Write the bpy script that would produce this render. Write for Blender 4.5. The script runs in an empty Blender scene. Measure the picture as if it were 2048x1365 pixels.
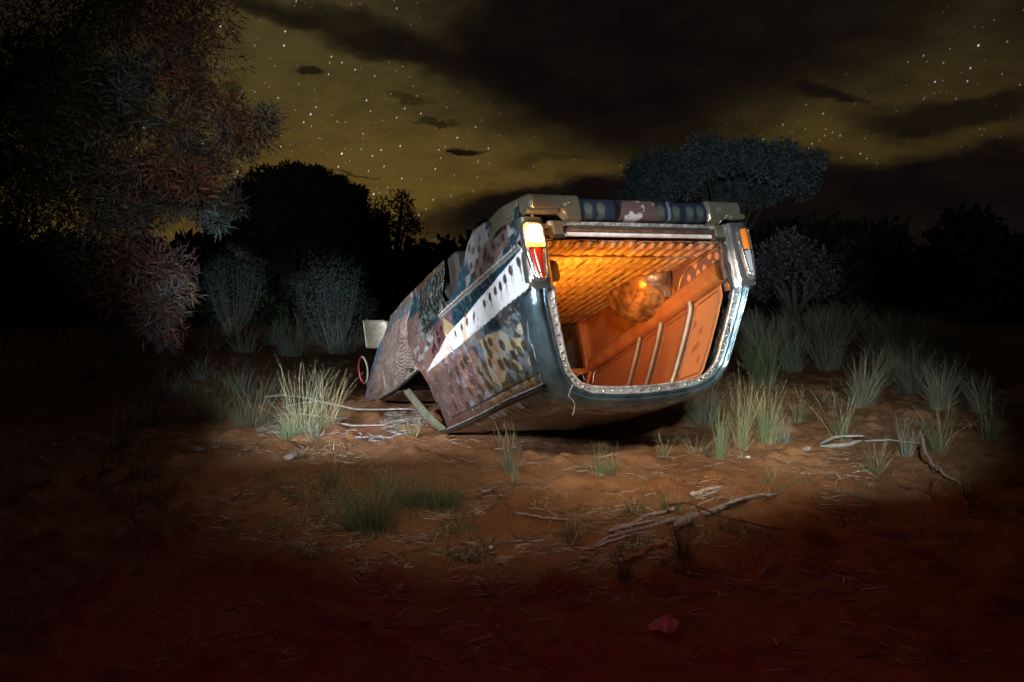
import bpy, math, random
import numpy as np
from mathutils import Matrix, Vector

random.seed(7); RNG = np.random.default_rng(11)
SC = bpy.context.scene
COL = SC.collection
PI = math.pi

# ------------------------------------------------------------------ camera
F, CX, CY, HOR, CAMZ = 1600.0, 1024.0, 682.5, 610.0, 1.15      # focal length and centre in photo pixels
PITCH = math.atan((CY - HOR) / F)
cam = bpy.data.objects.new('camera', bpy.data.cameras.new('camera'))
COL.objects.link(cam)
cam.data.sensor_width = 36; cam.data.lens = 36 * F / 2048
cam.data.clip_start = .05; cam.data.clip_end = 3000
cam.location = (0, 0, CAMZ); cam.rotation_euler = (PI/2 - PITCH, 0, 0)
SC.camera = cam

def ray(x, y):
    a = (x - CX) / F; b = -(y - CY) / F
    return Vector((a, math.cos(PITCH) + b*math.sin(PITCH), -math.sin(PITCH) + b*math.cos(PITCH)))
def at(x, y, dist):
    d = ray(x, y); return Vector((0, 0, CAMZ)) + d * (dist / d.y)
def azel(x, y):
    d = ray(x, y).normalized(); return math.atan2(d.x, d.y), math.asin(d.z)

# ------------------------------------------------------------------ world: night sky, town glow, clouds, stars
world = bpy.data.worlds.new('World'); SC.world = world; world.use_nodes = True
nt = world.node_tree; nt.nodes.clear()
def N(t, kind, **kw):
    n = t.nodes.new(kind)
    for k, v in kw.items(): setattr(n, k, v)
    return n
def link(t, a, b): t.links.new(a, b)
def M_(t, op, a, b=None, c=None, clamp=False):
    n = t.nodes.new('ShaderNodeMath'); n.operation = op; n.use_clamp = clamp
    for i, s in enumerate((a, b, c)):
        if s is None: continue
        if isinstance(s, (int, float)): n.inputs[i].default_value = s
        else: t.links.new(s, n.inputs[i])
    return n.outputs[0]
def mixc(t, f, a, b):
    n = t.nodes.new('ShaderNodeMix'); n.data_type = 'RGBA'
    for s, i in ((f, 0), (a, 6), (b, 7)):
        if isinstance(s, (int, float)): n.inputs[i].default_value = s
        elif isinstance(s, tuple): n.inputs[i].default_value = (*s, 1)
        else: t.links.new(s, n.inputs[i])
    return n.outputs[2]
def maprange(t, v, a, b, c=0., d=1., smooth=False):
    n = t.nodes.new('ShaderNodeMapRange'); n.interpolation_type = 'SMOOTHSTEP' if smooth else 'LINEAR'
    t.links.new(v, n.inputs[0])
    for i, s in enumerate((a, b, c, d)): n.inputs[i+1].default_value = s
    return n.outputs[0]

tc = N(nt, 'ShaderNodeTexCoord'); sp = N(nt, 'ShaderNodeSeparateXYZ'); link(nt, tc.outputs['Generated'], sp.inputs[0])
AZ = M_(nt, 'ARCTAN2', sp.outputs[0], sp.outputs[1]); EL = M_(nt, 'ARCSINE', sp.outputs[2])
def comb(t, a, b, c=0.):
    n = t.nodes.new('ShaderNodeCombineXYZ')
    for i, s in enumerate((a, b, c)):
        if isinstance(s, (int, float)): n.inputs[i].default_value = s
        else: t.links.new(s, n.inputs[i])
    return n.outputs[0]
def noise(t, vec, scale, detail=4, rough=.55, w=None):
    n = t.nodes.new('ShaderNodeTexNoise'); n.inputs['Scale'].default_value = scale
    n.inputs['Detail'].default_value = detail; n.inputs['Roughness'].default_value = rough
    if vec is not None: t.links.new(vec, n.inputs['Vector'])
    return n.outputs['Fac'], n.outputs['Color']
skyv = comb(nt, AZ, M_(nt, 'MULTIPLY', EL, 2.2))
wn, _ = noise(nt, skyv, 5, 5, .6)
wn2, _ = noise(nt, comb(nt, M_(nt, 'ADD', AZ, 7.3), M_(nt, 'MULTIPLY', EL, 2.2)), 5, 5, .6)
azw = M_(nt, 'ADD', AZ, M_(nt, 'MULTIPLY', M_(nt, 'SUBTRACT', wn, .5), .16))
elw = M_(nt, 'ADD', EL, M_(nt, 'MULTIPLY', M_(nt, 'SUBTRACT', wn2, .5), .10))
cov = None
# cloud banks: centre (photo direction), half sizes (degrees of arc in px), softness, density
CL = [(1190, 110, 400, 215, .55, 1.0, .1), (1400, 20, 420, 190, .6, .95, 0), (1290, 250, 190, 90, .6, .8, .3), (700, 50, 240, 38, .7, .75, .25),
      (850, 105, 160, 45, .6, .75, .3), (1640, 120, 220, 90, .7, .65, -.2), (1880, 225, 190, 42, .55, .85, 0), (1650, 196, 62, 16, .5, .9, .1),
      (925, 310, 42, 9, .4, .95, 0), (632, 128, 26, 11, .5, .8, 0), (478, 187, 34, 9, .5, .6, 0), (700, 318, 48, 4, .5, .6, .1),
      (868, 250, 46, 6, .5, .65, .1), (1480, 105, 70, 26, .5, .6, 0), (560, 15, 120, 22, .6, .6, .2), (2100, 30, 160, 60, .7, .6, 0),
      (1130, 420, 330, 60, .45, .97, -.12), (1750, 450, 720, 128, .25, 1.0, 0), (1100, 318, 60, 10, .6, .4, 0), (830, 205, 50, 14, .6, .5, .4),
      (-60, 120, 330, 230, .8, .85, 0), (2700, 250, 400, 120, .7, .8, 0)]
for (x, y, rx, ry, soft, dens, tilt) in CL:
    a0, e0 = azel(x, y)
    da = M_(nt, 'SUBTRACT', azw, a0); de = M_(nt, 'ADD', M_(nt, 'SUBTRACT', elw, e0), M_(nt, 'MULTIPLY', da, tilt))
    q = M_(nt, 'ADD', M_(nt, 'POWER', M_(nt, 'ABSOLUTE', M_(nt, 'MULTIPLY', da, F/rx)), 2.), M_(nt, 'POWER', M_(nt, 'ABSOLUTE', M_(nt, 'MULTIPLY', de, F/ry)), 2.))
    m = maprange(nt, M_(nt, 'SQRT', q), 1.15 + soft*.2, max(.1, 1.05 - soft), 0., dens, True)
    inv = M_(nt, 'SUBTRACT', 1., m)
    cov = inv if cov is None else M_(nt, 'MULTIPLY', cov, inv)
gen, _ = noise(nt, skyv, 3.1, 6, .6)
high = M_(nt, 'MULTIPLY', maprange(nt, gen, .42, .6, 0, .9, True), maprange(nt, EL, .42, .6, 0, 1, True))
cov = M_(nt, 'MULTIPLY', cov, M_(nt, 'SUBTRACT', 1., high))
thin, _ = noise(nt, skyv, 9, 5, .65)
cov = M_(nt, 'MULTIPLY', cov, maprange(nt, thin, .3, .62, .72, 1.06, True))
glow = M_(nt, 'POWER', M_(nt, 'MULTIPLY', M_(nt, 'ADD', M_(nt, 'COSINE', M_(nt, 'ADD', AZ, .16)), 1.), .5), 9.)   # a town's glow beyond the scrub
cr = N(nt, 'ShaderNodeValToRGB'); link(nt, maprange(nt, EL, 0, 1.2), cr.inputs[0])
els = cr.color_ramp.elements
els[0].position = 0; els[0].color = (.165, .090, .012, 1)
els[1].position = 1; els[1].color = (.010, .010, .008, 1)
for p_, c_ in ((.12, (.140, .088, .015, 1)), (.22, (.098, .070, .018, 1)), (.32, (.064, .050, .018, 1)), (.5, (.022, .020, .011, 1))):
    e = els.new(p_); e.color = c_
base = N(nt, 'ShaderNodeVectorMath', operation='SCALE'); link(nt, cr.outputs[0], base.inputs[0])
link(nt, M_(nt, 'ADD', M_(nt, 'MULTIPLY', glow, .80), .10), base.inputs['Scale'])
# stars, drawn out a little by the earth's turning
sa, ca = math.sin(1.05), math.cos(1.05)
s1 = M_(nt, 'ADD', M_(nt, 'MULTIPLY', AZ, ca), M_(nt, 'MULTIPLY', EL, sa)); s2 = M_(nt, 'SUBTRACT', M_(nt, 'MULTIPLY', EL, ca), M_(nt, 'MULTIPLY', AZ, sa))
def stars(scale, stretch, rad, keep, amp, off):
    v = comb(nt, M_(nt, 'MULTIPLY', s1, stretch), s2, off)
    vo = N(nt, 'ShaderNodeTexVoronoi', feature='F1'); vo.inputs['Scale'].default_value = scale
    link(nt, v, vo.inputs['Vector'])
    wn_ = N(nt, 'ShaderNodeTexWhiteNoise', noise_dimensions='3D'); link(nt, vo.outputs['Position'], wn_.inputs['Vector'])
    k = maprange(nt, wn_.outputs['Value'], keep, 1.0, 0, 1)
    k = M_(nt, 'POWER', k, 2.6)
    d = maprange(nt, vo.outputs['Distance'], rad, rad*.35, 0, 1, True)
    sv = M_(nt, 'MULTIPLY', M_(nt, 'MULTIPLY', d, k), amp)
    tint = mixc(nt, wn_.outputs['Value'], (1., .93, .72), (.85, .92, 1.)); 
    o = N(nt, 'ShaderNodeVectorMath', operation='SCALE'); link(nt, tint, o.inputs[0]); link(nt, sv, o.inputs['Scale'])
    return o.outputs[0]
def vadd(t, a, b):
    n = t.nodes.new('ShaderNodeVectorMath'); n.operation = 'ADD'; t.links.new(a, n.inputs[0]); t.links.new(b, n.inputs[1]); return n.outputs[0]
stv = vadd(nt, stars(60, .58, .066, .0, 2.4, 0), vadd(nt, stars(97, .6, .10, .0, 1.9, 5.1), stars(170, .6, .16, .0, 1.2, 3.3)))
stc = N(nt, 'ShaderNodeVectorMath', operation='SCALE'); link(nt, stv, stc.inputs[0])
link(nt, M_(nt, 'MULTIPLY', M_(nt, 'POWER', cov, 2.2), maprange(nt, EL, .02, .16, .3, 1)), stc.inputs['Scale'])
cl2 = N(nt, 'ShaderNodeVectorMath', operation='SCALE'); link(nt, base.outputs[0], cl2.inputs[0]); link(nt, cov, cl2.inputs['Scale'])
cloudc = mixc(nt, maprange(nt, thin, .35, .7), (.0045, .0030, .0030), (.0095, .0058, .0048))
tot = vadd(nt, vadd(nt, cl2.outputs[0], stc.outputs[0]), cloudc)
below = maprange(nt, EL, -.02, 0., 0, 1)
fin = N(nt, 'ShaderNodeVectorMath', operation='SCALE'); link(nt, tot, fin.inputs[0]); link(nt, below, fin.inputs['Scale'])
bg = N(nt, 'ShaderNodeBackground'); bg.inputs['Strength'].default_value = .74
link(nt, fin.outputs[0], bg.inputs[0])
wo = N(nt, 'ShaderNodeOutputWorld'); link(nt, bg.outputs[0], wo.inputs[0])

# ------------------------------------------------------------------ the lights the picture was painted with, and a few added fills
def spot(name, loc, tgt, energy, deg, blend, color, radius=.06):
    l = bpy.data.lights.new(name, 'SPOT'); l.energy = energy; l.spot_size = math.radians(deg); l.spot_blend = blend
    l.color = color; l.shadow_soft_size = radius
    o = bpy.data.objects.new(name, l); COL.objects.link(o); o.location = loc
    o.rotation_euler = (Vector(tgt) - Vector(loc)).to_track_quat('-Z', 'Y').to_euler()
    return o
def point(name, loc, energy, color, radius):
    l = bpy.data.lights.new(name, 'POINT'); l.energy = energy; l.color = color; l.shadow_soft_size = radius
    o = bpy.data.objects.new(name, l); COL.objects.link(o); o.location = loc; return o
COOL = (.86, .93, 1.0); WARM = (1., .86, .66)
spot('torch_on_van', (-2.4, 1.8, 2.2), (.35, 6.1, 1.10), 520, 36, 1.0, COOL, .12)
spot('torch_on_side', (-3.3, 2.8, 1.5), (-.95, 7.1, .92), 2700, 38, 1.0, (.90, .93, 1.), .16)
spot('torch_on_grass', (-1.9, 2.6, 2.3), (-2.1, 7.6, .1), 800, 18, 1.0, (.9, 1., .92), .05)
spot('torch_on_sand', (.4, 1.4, 3.2), (1.15, 6.2, 0), 900, 33, 1.0, (1., .88, .70), .12)
spot('torch_on_sand_wide', (-.3, 1.3, 3.4), (-.05, 6.0, 0), 290, 52, 1.0, (1., .84, .62), .12)
spot('torch_on_right_grass', (1.1, .6, 2.1), (2.9, 8.2, .25), 1500, 29, 1.0, (.88, .97, .92), .06)
spot('torch_on_trees_right', (.3, 0, 2.2), (6.2, 22., 4.4), 3300, 24, 1.0, (.70, .82, 1.), .05)
spot('torch_on_tree_left', (.4, .4, 1.9), (-2.8, 8.2, 2.6), 800, 28, 1.0, (1., .87, .78), .05)
spot('torch_on_left_shrub', (-5.2, 11.5, 1.9), (-10.2, 29.5, 1.7), 5600, 12, 1.0, (.70, .9, 1.), .05)
spot('torch_on_near_shrub', (-2.2, 8.6, 2.6), (-4.7, 20.5, 1.1), 1900, 15, 1.0, (.70, .9, 1.), .05)
spot('torch_on_back_row', (-.6, .4, 2.0), (-5.2, 18., .2), 1500, 18, 1.0, (.72, .9, 1.), .05)
spot('red_torch_on_foreground', (.1, .2, 2.3), (.1, 3.2, 0), 26, 80, 1.0, (1., .0, .34), .05)
for i_, (x_, y_, z_) in enumerate([(-1.75, 3.0, .30), (-1.78, 3.0, .60), (-1.8, 3.0, .90), (-1.85, 3.0, 1.2), (-1.9, 3.0, 1.5), (-1.95, 3.0, 1.8)]):
    spot('light_wand', (x_, y_, z_), (.02, 5.0, 1.25), 60, 22, .6, (.80, .90, 1.), .05)
for i_, (x_, y_, z_) in enumerate([(2.1, 3.0, .7), (2.15, 3.0, 1.1), (2.2, 3.0, 1.5), (2.2, 3.0, 1.9)]):
    spot('light_wand', (x_, y_, z_), (1.6, 5.8, 1.35), 60, 16, .6, (.80, .90, 1.), .05)
spot('added_lip_fill', (.2, 2.4, .45), (.80, 5.2, .66), 110, 20, 1.0, (.92, .95, 1.), .08)  # added fill that brightens the flange below the tail opening
spot('added_nose_fill', (-3.7, 4.2, 1.7), (-1.75, 9.2, .75), 300, 15, 1.0, (.92, .92, 1.), .06)  # added fill for the shadowed front apron and wing tip
spot('added_scrap_fill', (.8, .6, 1.3), (.50, 2.85, 0), 2.2, 9, 1.0, (1., .8, .55), .02)  # small extra fill put in to lift the folded scrap
spot('torch_on_bumper', (.5, 1.5, 2.7), (.85, 5.5, 1.85), 420, 20, .9, (.95, .97, 1.), .10)

vs = SC.view_settings; vs.view_transform = 'Standard'; vs.look = 'None'; vs.exposure = 0.0; vs.gamma = 1.0; vs.use_curve_mapping = False
SC.render.engine = 'CYCLES'
SC.cycles.max_bounces = 6

# ------------------------------------------------------------------ helpers
def tag(o, label=None, cat=None, group=None, kind=None):
    if label: o['label'] = label
    if cat: o['category'] = cat
    if group: o['group'] = group
    if kind: o['kind'] = kind
    return o
def new_obj(name, me, parent=None):
    o = bpy.data.objects.new(name, me); COL.objects.link(o)
    if parent: o.parent = parent
    return o
def empty(name, loc):
    o = bpy.data.objects.new(name, None); COL.objects.link(o); o.location = loc; o.empty_display_size = .1; return o
def mesh_np(name, V, Fc, mat=None, smooth=True, col=None, tri=False):
    """V (n,3); Fc (m,4) or (m,3) int arrays"""
    V = np.asarray(V, np.float32); Fc = np.asarray(Fc, np.int32); k = Fc.shape[1]
    me = bpy.data.meshes.new(name)
    me.vertices.add(len(V)); me.vertices.foreach_set('co', V.ravel())
    me.loops.add(Fc.size); me.loops.foreach_set('vertex_index', Fc.ravel())
    me.polygons.add(len(Fc)); me.polygons.foreach_set('loop_start', np.arange(0, Fc.size, k, dtype=np.int32))
    me.polygons.foreach_set('use_smooth', np.full(len(Fc), smooth))
    me.update(calc_edges=True)
    if col is not None:
        ca_ = me.color_attributes.new('paint', 'FLOAT_COLOR', 'POINT'); ca_.data.foreach_set('color', np.asarray(col, np.float32).ravel())
    if mat: me.materials.append(mat)
    return me
def grid_faces(n, m, wrap=False):
    i = np.arange(n-1)[:, None]; j = np.arange(m if wrap else m-1)[None]
    j2 = (j+1) % m
    a = i*m + j; b = (i+1)*m + j; c = (i+1)*m + j2; d = i*m + j2
    return np.stack([a, b, c, d], -1).reshape(-1, 4)
_tab = {}
def vnoise(x, y, seed=0):
    if seed not in _tab: _tab[seed] = np.random.default_rng(seed).random((257, 257))
    t = _tab[seed]; xi = np.floor(x).astype(int); yi = np.floor(y).astype(int); fx = x-xi; fy = y-yi
    fx = fx*fx*(3-2*fx); fy = fy*fy*(3-2*fy); x0 = xi % 256; y0 = yi % 256
    return (t[x0, y0]*(1-fx)+t[x0+1, y0]*fx)*(1-fy) + (t[x0, y0+1]*(1-fx)+t[x0+1, y0+1]*fx)*fy
def fbm(x, y, seed=0, octv=4):
    s = 0; a = .5; tot_ = 0
    for o in range(octv):
        s = s + a*vnoise(x*2**o + 13.7*o, y*2**o + 5.1*o, seed+o); tot_ += a; a *= .5
    return s/tot_
def sstep(a, b, x):
    t = np.clip((x-a)/(b-a), 0, 1); return t*t*(3-2*t)

# ------------------------------------------------------------------ materials
def mat(name, color, rough=.6, metal=0., nscale=0, namp=.3, bump=0., bscale=40, color2=None, attr=False, spec=.5, emis=None, estr=0, trans=0, coat=0):
    m = bpy.data.materials.new(name); m.use_nodes = True; t = m.node_tree; p = t.nodes['Principled BSDF']
    g = N(t, 'ShaderNodeTexCoord')
    if attr:
        a = N(t, 'ShaderNodeAttribute', attribute_name='paint'); c = a.outputs['Color']
        link(t, c, p.inputs['Base Color'])
        if attr == 'metal':
            link(t, M_(t, 'MULTIPLY', a.outputs['Alpha'], metal), p.inputs['Metallic'])
            nf, _ = noise(t, g.outputs['Object'], 11, 5, .6)
            r = M_(t, 'ADD', M_(t, 'MULTIPLY', M_(t, 'SUBTRACT', 1., a.outputs['Alpha']), .35), M_(t, 'ADD', M_(t, 'MULTIPLY', nf, .22), rough-.11))
            link(t, r, p.inputs['Roughness'])
        else:
            p.inputs['Metallic'].default_value = metal; p.inputs['Roughness'].default_value = rough
    else:
        p.inputs['Metallic'].default_value = metal
        if nscale:
            nf, _ = noise(t, g.outputs['Object'], nscale, 6, .62)
            f = maprange(t, nf, .35, .65, 0, 1, True)
            c2 = color2 or tuple(x*(1-namp) for x in color)
            link(t, mixc(t, f, color, c2), p.inputs['Base Color'])
            link(t, maprange(t, nf, .2, .8, max(.03, rough-.12), min(1, rough+.15)), p.inputs['Roughness'])
        else:
            p.inputs['Base Color'].default_value = (*color, 1); p.inputs['Roughness'].default_value = rough
    if bump:
        nb, _ = noise(t, g.outputs['Object'], bscale, 5, .6)
        b = N(t, 'ShaderNodeBump'); b.inputs['Strength'].default_value = 1; b.inputs['Distance'].default_value = bump
        link(t, nb, b.inputs['Height']); link(t, b.outputs[0], p.inputs['Normal'])
    p.inputs['Specular IOR Level'].default_value = spec
    if emis: p.inputs['Emission Color'].default_value = (*emis, 1); p.inputs['Emission Strength'].default_value = estr
    if trans: p.inputs['Transmission Weight'].default_value = trans
    if coat: p.inputs['Coat Weight'].default_value = coat; p.inputs['Coat Roughness'].default_value = .08
    return m
M = {}
M['paint'] = mat('worn_paint', (1, 1, 1), .21, .62, attr='metal', bump=.0025, bscale=11, coat=.6)
M['chrome'] = mat('chrome', (.62, .63, .62), .16, .92, 6, .2, bump=.002, bscale=6)
M['dullchrome'] = mat('tarnished_chrome', (.40, .37, .27), .20, .78, 3, .2)
M['silver'] = mat('scraped_silver', (.62, .64, .66), .34, .40, 30, .4, bump=.002, bscale=30, color2=(.22, .17, .14))
M['framepaint'] = mat('blue_grey_frame_paint', (.22, .32, .39), .20, .82, 9, .3, bump=.0025, bscale=16, color2=(.10, .16, .19), coat=.5)
M['whitemetal'] = mat('white_metal_strip', (.80, .80, .82), .35, .1, 22, .3, color2=(.60, .58, .58), bump=.001)
M['flange'] = mat('scraped_flange_paint', (.66, .70, .70), .30, .35, 13, .4, bump=.002, bscale=30, color2=(.34, .29, .27))
M['barpaint'] = mat('bumper_bar_paint', (1, 1, 1), .35, .5, attr='metal', bump=.001, bscale=30)
M['dark'] = mat('dark_metal', (.035, .032, .028), .5, .3, 12, .5, bump=.002)
M['rub'] = mat('black_rubber', (.015, .015, .015), .7)
M['seam'] = mat('seam_sealer', (.03, .026, .022), .6, 0, 20, .5)
M['rust'] = mat('rusty_steel', (.20, .085, .035), .75, .2, 14, .5, bump=.003, bscale=50, color2=(.07, .03, .018))
M['floor'] = mat('dusty_floor_pan', (.50, .36, .22), .50, .25, 14, .6, bump=.004, bscale=60, color2=(.24, .10, .05))
M['innerpaint'] = mat('orange_inner_paint', (.34, .13, .030), .42, .15, 7, .4, bump=.001, bscale=20, color2=(.26, .07, .02))
M['innerdark'] = mat('brown_inner_panel', (.16, .06, .025), .4, .2, 9, .4)
M['tub'] = mat('scuffed_tub_paint', (.46, .24, .08), .28, .5, 11, .5, bump=.008, bscale=12, color2=(.13, .055, .02))
M['rib'] = mat('grey_rib', (.22, .155, .10), .35, .4, 5, .3)
M['cream'] = mat('cream_paint', (.52, .50, .38), .4, .1, 18, .3, bump=.002)
M['door_strip'] = mat('pillar_metal', (.40, .41, .29), .28, .6, 5, .35)
M['redrim'] = mat('headlamp_rim_red', (.34, .04, .04), .35, .4)  # chrome rim, the red light on it put into the colour
M['amber'] = mat('amber_lens_lit', (1., .35, .03), .3, emis=(1., .42, .07), estr=9)
t = M['amber'].node_tree; p = t.nodes['Principled BSDF']; g = N(t, 'ShaderNodeTexCoord'); ds = N(t, 'ShaderNodeVectorMath', operation='DISTANCE')
link(t, g.outputs['Object'], ds.inputs[0]); ds.inputs[1].default_value = (-.855+.70, -.055-2.35, -(.065-1.02))      # the bulb sits here behind the lens
link(t, maprange(t, ds.outputs['Value'], .035, .10, 16., 2.2, True), p.inputs['Emission Strength'])
link(t, mixc(t, maprange(t, ds.outputs['Value'], .03, .085), (1., .60, .20), (1., .30, .02)), p.inputs['Emission Color'])
M['amber_off'] = mat('amber_lens', (.75, .19, .02), .2, coat=1)
M['red_lens'] = mat('red_lens', (.22, .015, .01), .15, coat=1, emis=(1., .08, .01), estr=.12)
M['clear'] = mat('clear_lens', (.35, .36, .40), .12, .2, coat=1)
M['wire'] = mat('bare_wire', (.6, .6, .62), .4, .6)
M['bark'] = mat('grey_dead_wood', (.52, .50, .49), .8, 0, 30, .45, bump=.006, bscale=60)
M['bark2'] = mat('brown_dead_wood', (.24, .14, .08), .8, 0, 30, .5, bump=.006, bscale=60)
M['bark3'] = mat('orange_brown_twig', (.42, .20, .08), .8, 0, 30, .4)
M['trunk'] = mat('dark_bark', (.07, .05, .04), .9, 0, 20, .4, bump=.01)
M['stone'] = mat('grey_stone', (.34, .31, .29), .85, 0, 12, .4, bump=.01, bscale=25)
M['litter_white'] = mat('white_scrap', (.75, .75, .78), .5)
def leafmat(name, rough=.55, spec=.4):
    m = mat(name, (1, 1, 1), rough, 0, attr='plain', spec=spec); return m
M['leaf'] = leafmat('leaf'); M['grass'] = leafmat('grass_blade', .6, .3)

# ------------------------------------------------------------------ ground
def gz(x, y):
    x = np.asarray(x, float); y = np.asarray(y, float)
    near = (fbm(x*.55+31, y*.55+17, 3, 4)-.5)*.16 + (fbm(x*3.1, y*3.1, 9, 3)-.5)*.022
    # a low bank of raked-up sand left of the van and a shallow hollow under it
    bank = .10*np.exp(-(((x+1.6)/1.1)**2 + ((y-8.6)/.7)**2)) + .09*np.exp(-(((x-2.9)/1.7)**2 + ((y-9.1)/.6)**2))
    flat = np.exp(-(((x+.1)/1.6)**2 + ((y-7.4)/1.4)**2))
    far = (fbm(x*.05+3, y*.05, 21, 3)-.5)*sstep(20, 90, y)*1.2
    return near*(1-.85*flat) + bank + far
def axis(lo, hi, near, dn, grow=1.09):
    pos = [0.]; s = dn
    while pos[-1] < hi:
        pos.append(pos[-1]+s); s = s if pos[-1] < near else s*grow
    neg = [0.]; s = dn
    while neg[-1] > lo:
        neg.append(neg[-1]-s); s = s if -neg[-1] < near else s*grow
    return np.array(neg[:0:-1]+pos)
gx = axis(-900, 900, 7.5, .032, 1.10); gy = axis(-40, 900, 12., .032, 1.08)
X, Y = np.meshgrid(gx, gy, indexing='ij')
Zg = gz(X, Y)
# small ripples, pebbles and pocks
Zg = Zg + (vnoise(X*14, Y*14, 40)-.5)*.008*(Y < 13) + (np.maximum(vnoise(X*26, Y*26, 41)-.76, 0))*.09*(Y < 11) + (np.maximum(fbm(X*5, Y*5, 43, 4)-.56, 0))*.22*(Y < 14)
gm = bpy.data.materials.new('red_sand'); gm.use_nodes = True; t = gm.node_tree; p = t.nodes['Principled BSDF']
g = N(t, 'ShaderNodeTexCoord'); n1, _ = noise(t, g.outputs['Object'], 1.3, 6, .6); n2, _ = noise(t, g.outputs['Object'], 55, 4, .7); n3, _ = noise(t, g.outputs['Object'], 7, 6, .7)
c = mixc(t, maprange(t, n1, .35, .65), (.25, .115, .052), (.36, .19, .095))
c = mixc(t, maprange(t, n3, .5, .72, 0, .75, True), c, (.13, .060, .030))
c = mixc(t, maprange(t, n2, .60, .72, 0, .55), c, (.48, .32, .20))
c = mixc(t, maprange(t, n2, .40, .30, 0, .5), c, (.07, .035, .02))
link(t, c, p.inputs['Base Color']); p.inputs['Roughness'].default_value = .95; p.inputs['Specular IOR Level'].default_value = .15
b = N(t, 'ShaderNodeBump'); b.inputs['Distance'].default_value = .02; b.inputs['Strength'].default_value = .9
link(t, M_(t, 'ADD', n2, M_(t, 'MULTIPLY', n3, 1.2)), b.inputs['Height']); link(t, b.outputs[0], p.inputs['Normal'])
V = np.stack([X, Y, Zg], -1).reshape(-1, 3)
ground = new_obj('ground', mesh_np('ground', V, grid_faces(len(gx), len(gy))[:, ::-1], gm)); tag(ground, 'flat red sand of the clearing, littered with twigs', kind='structure')
def gpt(px, py, lift=0.):
    """ground point seen at a photo pixel"""
    d = ray(px, py); z = 0.
    for _ in range(12):
        s = (z-CAMZ)/min(d.z, -1e-3); P = Vector((0, 0, CAMZ))+d*s; z = float(gz(P.x, P.y))
    return Vector((P.x, P.y, z+lift))

# ================================================================== THE OVERTURNED VAN
# its own frame: u across, v from its underside (up in the air) to its roof (on the ground), w from tail to nose
A_u = np.array([.905925, .422933, .020687]); A_v = np.array([.143494, -.260667, -.954705]); A_w = np.array([-.398384, .867860, -.296833])
T0 = np.array([.889363, 5.604664, 1.670033]); OO = np.array([-.70, 1.02, 2.35])
base_pt = T0 + A_u*OO[0] + A_v*OO[1] + A_w*OO[2]
van = bpy.data.objects.new('overturned_van', None); COL.objects.link(van)
van.matrix_world = Matrix(((A_u[0], A_w[0], -A_v[0], base_pt[0]), (A_u[1], A_w[1], -A_v[1], base_pt[1]), (A_u[2], A_w[2], -A_v[2], base_pt[2]), (0, 0, 0, 1)))
tag(van, 'wrecked panel van lying on its roof, open tail raised and lit orange inside', 'van')
def wpt(u, v, w): return Vector(T0 + A_u*u + A_v*v + A_w*w)
def K(P):                       # (u,v,w) -> the van's local axes
    P = np.asarray(P, float); return np.stack([P[..., 0]-OO[0], P[..., 2]-OO[2], -(P[..., 1]-OO[1])], -1)
def vpart(name, P, faces, m, parent=van, smooth=True, col=None, solid=0., label=None, bevel=0., off=0):
    me = mesh_np(name, K(np.asarray(P, float).reshape(-1, 3)), faces, m, smooth, col)
    o = new_obj(name, me, parent)
    if solid:
        s = o.modifiers.new('s', 'SOLIDIFY'); s.thickness = solid; s.offset = off
    if bevel:
        s = o.modifiers.new('b', 'BEVEL'); s.width = bevel; s.segments = 2
    if label: o['label'] = label
    return o
def vgrid(name, P, m, **k):
    P = np.asarray(P, float); return vpart(name, P, grid_faces(P.shape[0], P.shape[1]), m, **k)
def vbox(name, u, v, w, m, parent=van, bevel=.004, **k):
    P = [(a, b, c) for a in u for b in v for c in w]
    Fc = [(0, 1, 3, 2), (4, 6, 7, 5), (0, 4, 5, 1), (2, 3, 7, 6), (0, 2, 6, 4), (1, 5, 7, 3)]
    return vpart(name, P, Fc, m, parent, smooth=False, bevel=bevel, **k)
def tube_geo(path, rad, seg=8):
    path = [Vector(p) for p in path]; V = []; n = len(path)
    rad = rad if hasattr(rad, '__len__') else [rad]*n
    up = Vector((0.13, .31, .94))
    for i, p_ in enumerate(path):
        d = (path[min(i+1, n-1)]-path[max(i-1, 0)]).normalized()
        a = d.cross(up); a = a.normalized() if a.length > 1e-4 else Vector((1, 0, 0)); b_ = d.cross(a)
        for k in range(seg):
            th = 2*PI*k/seg; V.append(p_ + (a*math.cos(th)+b_*math.sin(th))*rad[i])
    Fc = grid_faces(n, seg, True)
    c0 = len(V); V += [path[0], path[-1]]
    caps = [(c0, (k+1) % seg, k, c0) for k in range(seg)]
    return np.array([tuple(v) for v in V]), Fc, seg
def vtube(name, path, rad, m, parent=van, seg=8, **k):
    V, Fc, s = tube_geo(path, rad, seg)
    n = len(path)
    V[-2] = path[0]; V[-1] = path[-1]
    return vpart(name, V, Fc, m, parent, **k)

UVt = np.array([(-.6, .88), (-.42, .885), (-.34, .895), (-.2, .91), (-.1, .925), (.085, .935), (.105, .952), (.125, .952), (.145, .940), (.405, .938), (.43, .928), (.50, .91), (.7, .868), (.95, .785), (1.0, .75), (1.1, .62), (1.17, .4), (1.205, 0)])
def U(v, w=0.):
    u = np.interp(v, UVt[:, 0], UVt[:, 1])
    return u - .05*sstep(3.3, 4.6, w)
def rake(v): return .40*np.maximum(0, v-.40)

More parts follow.
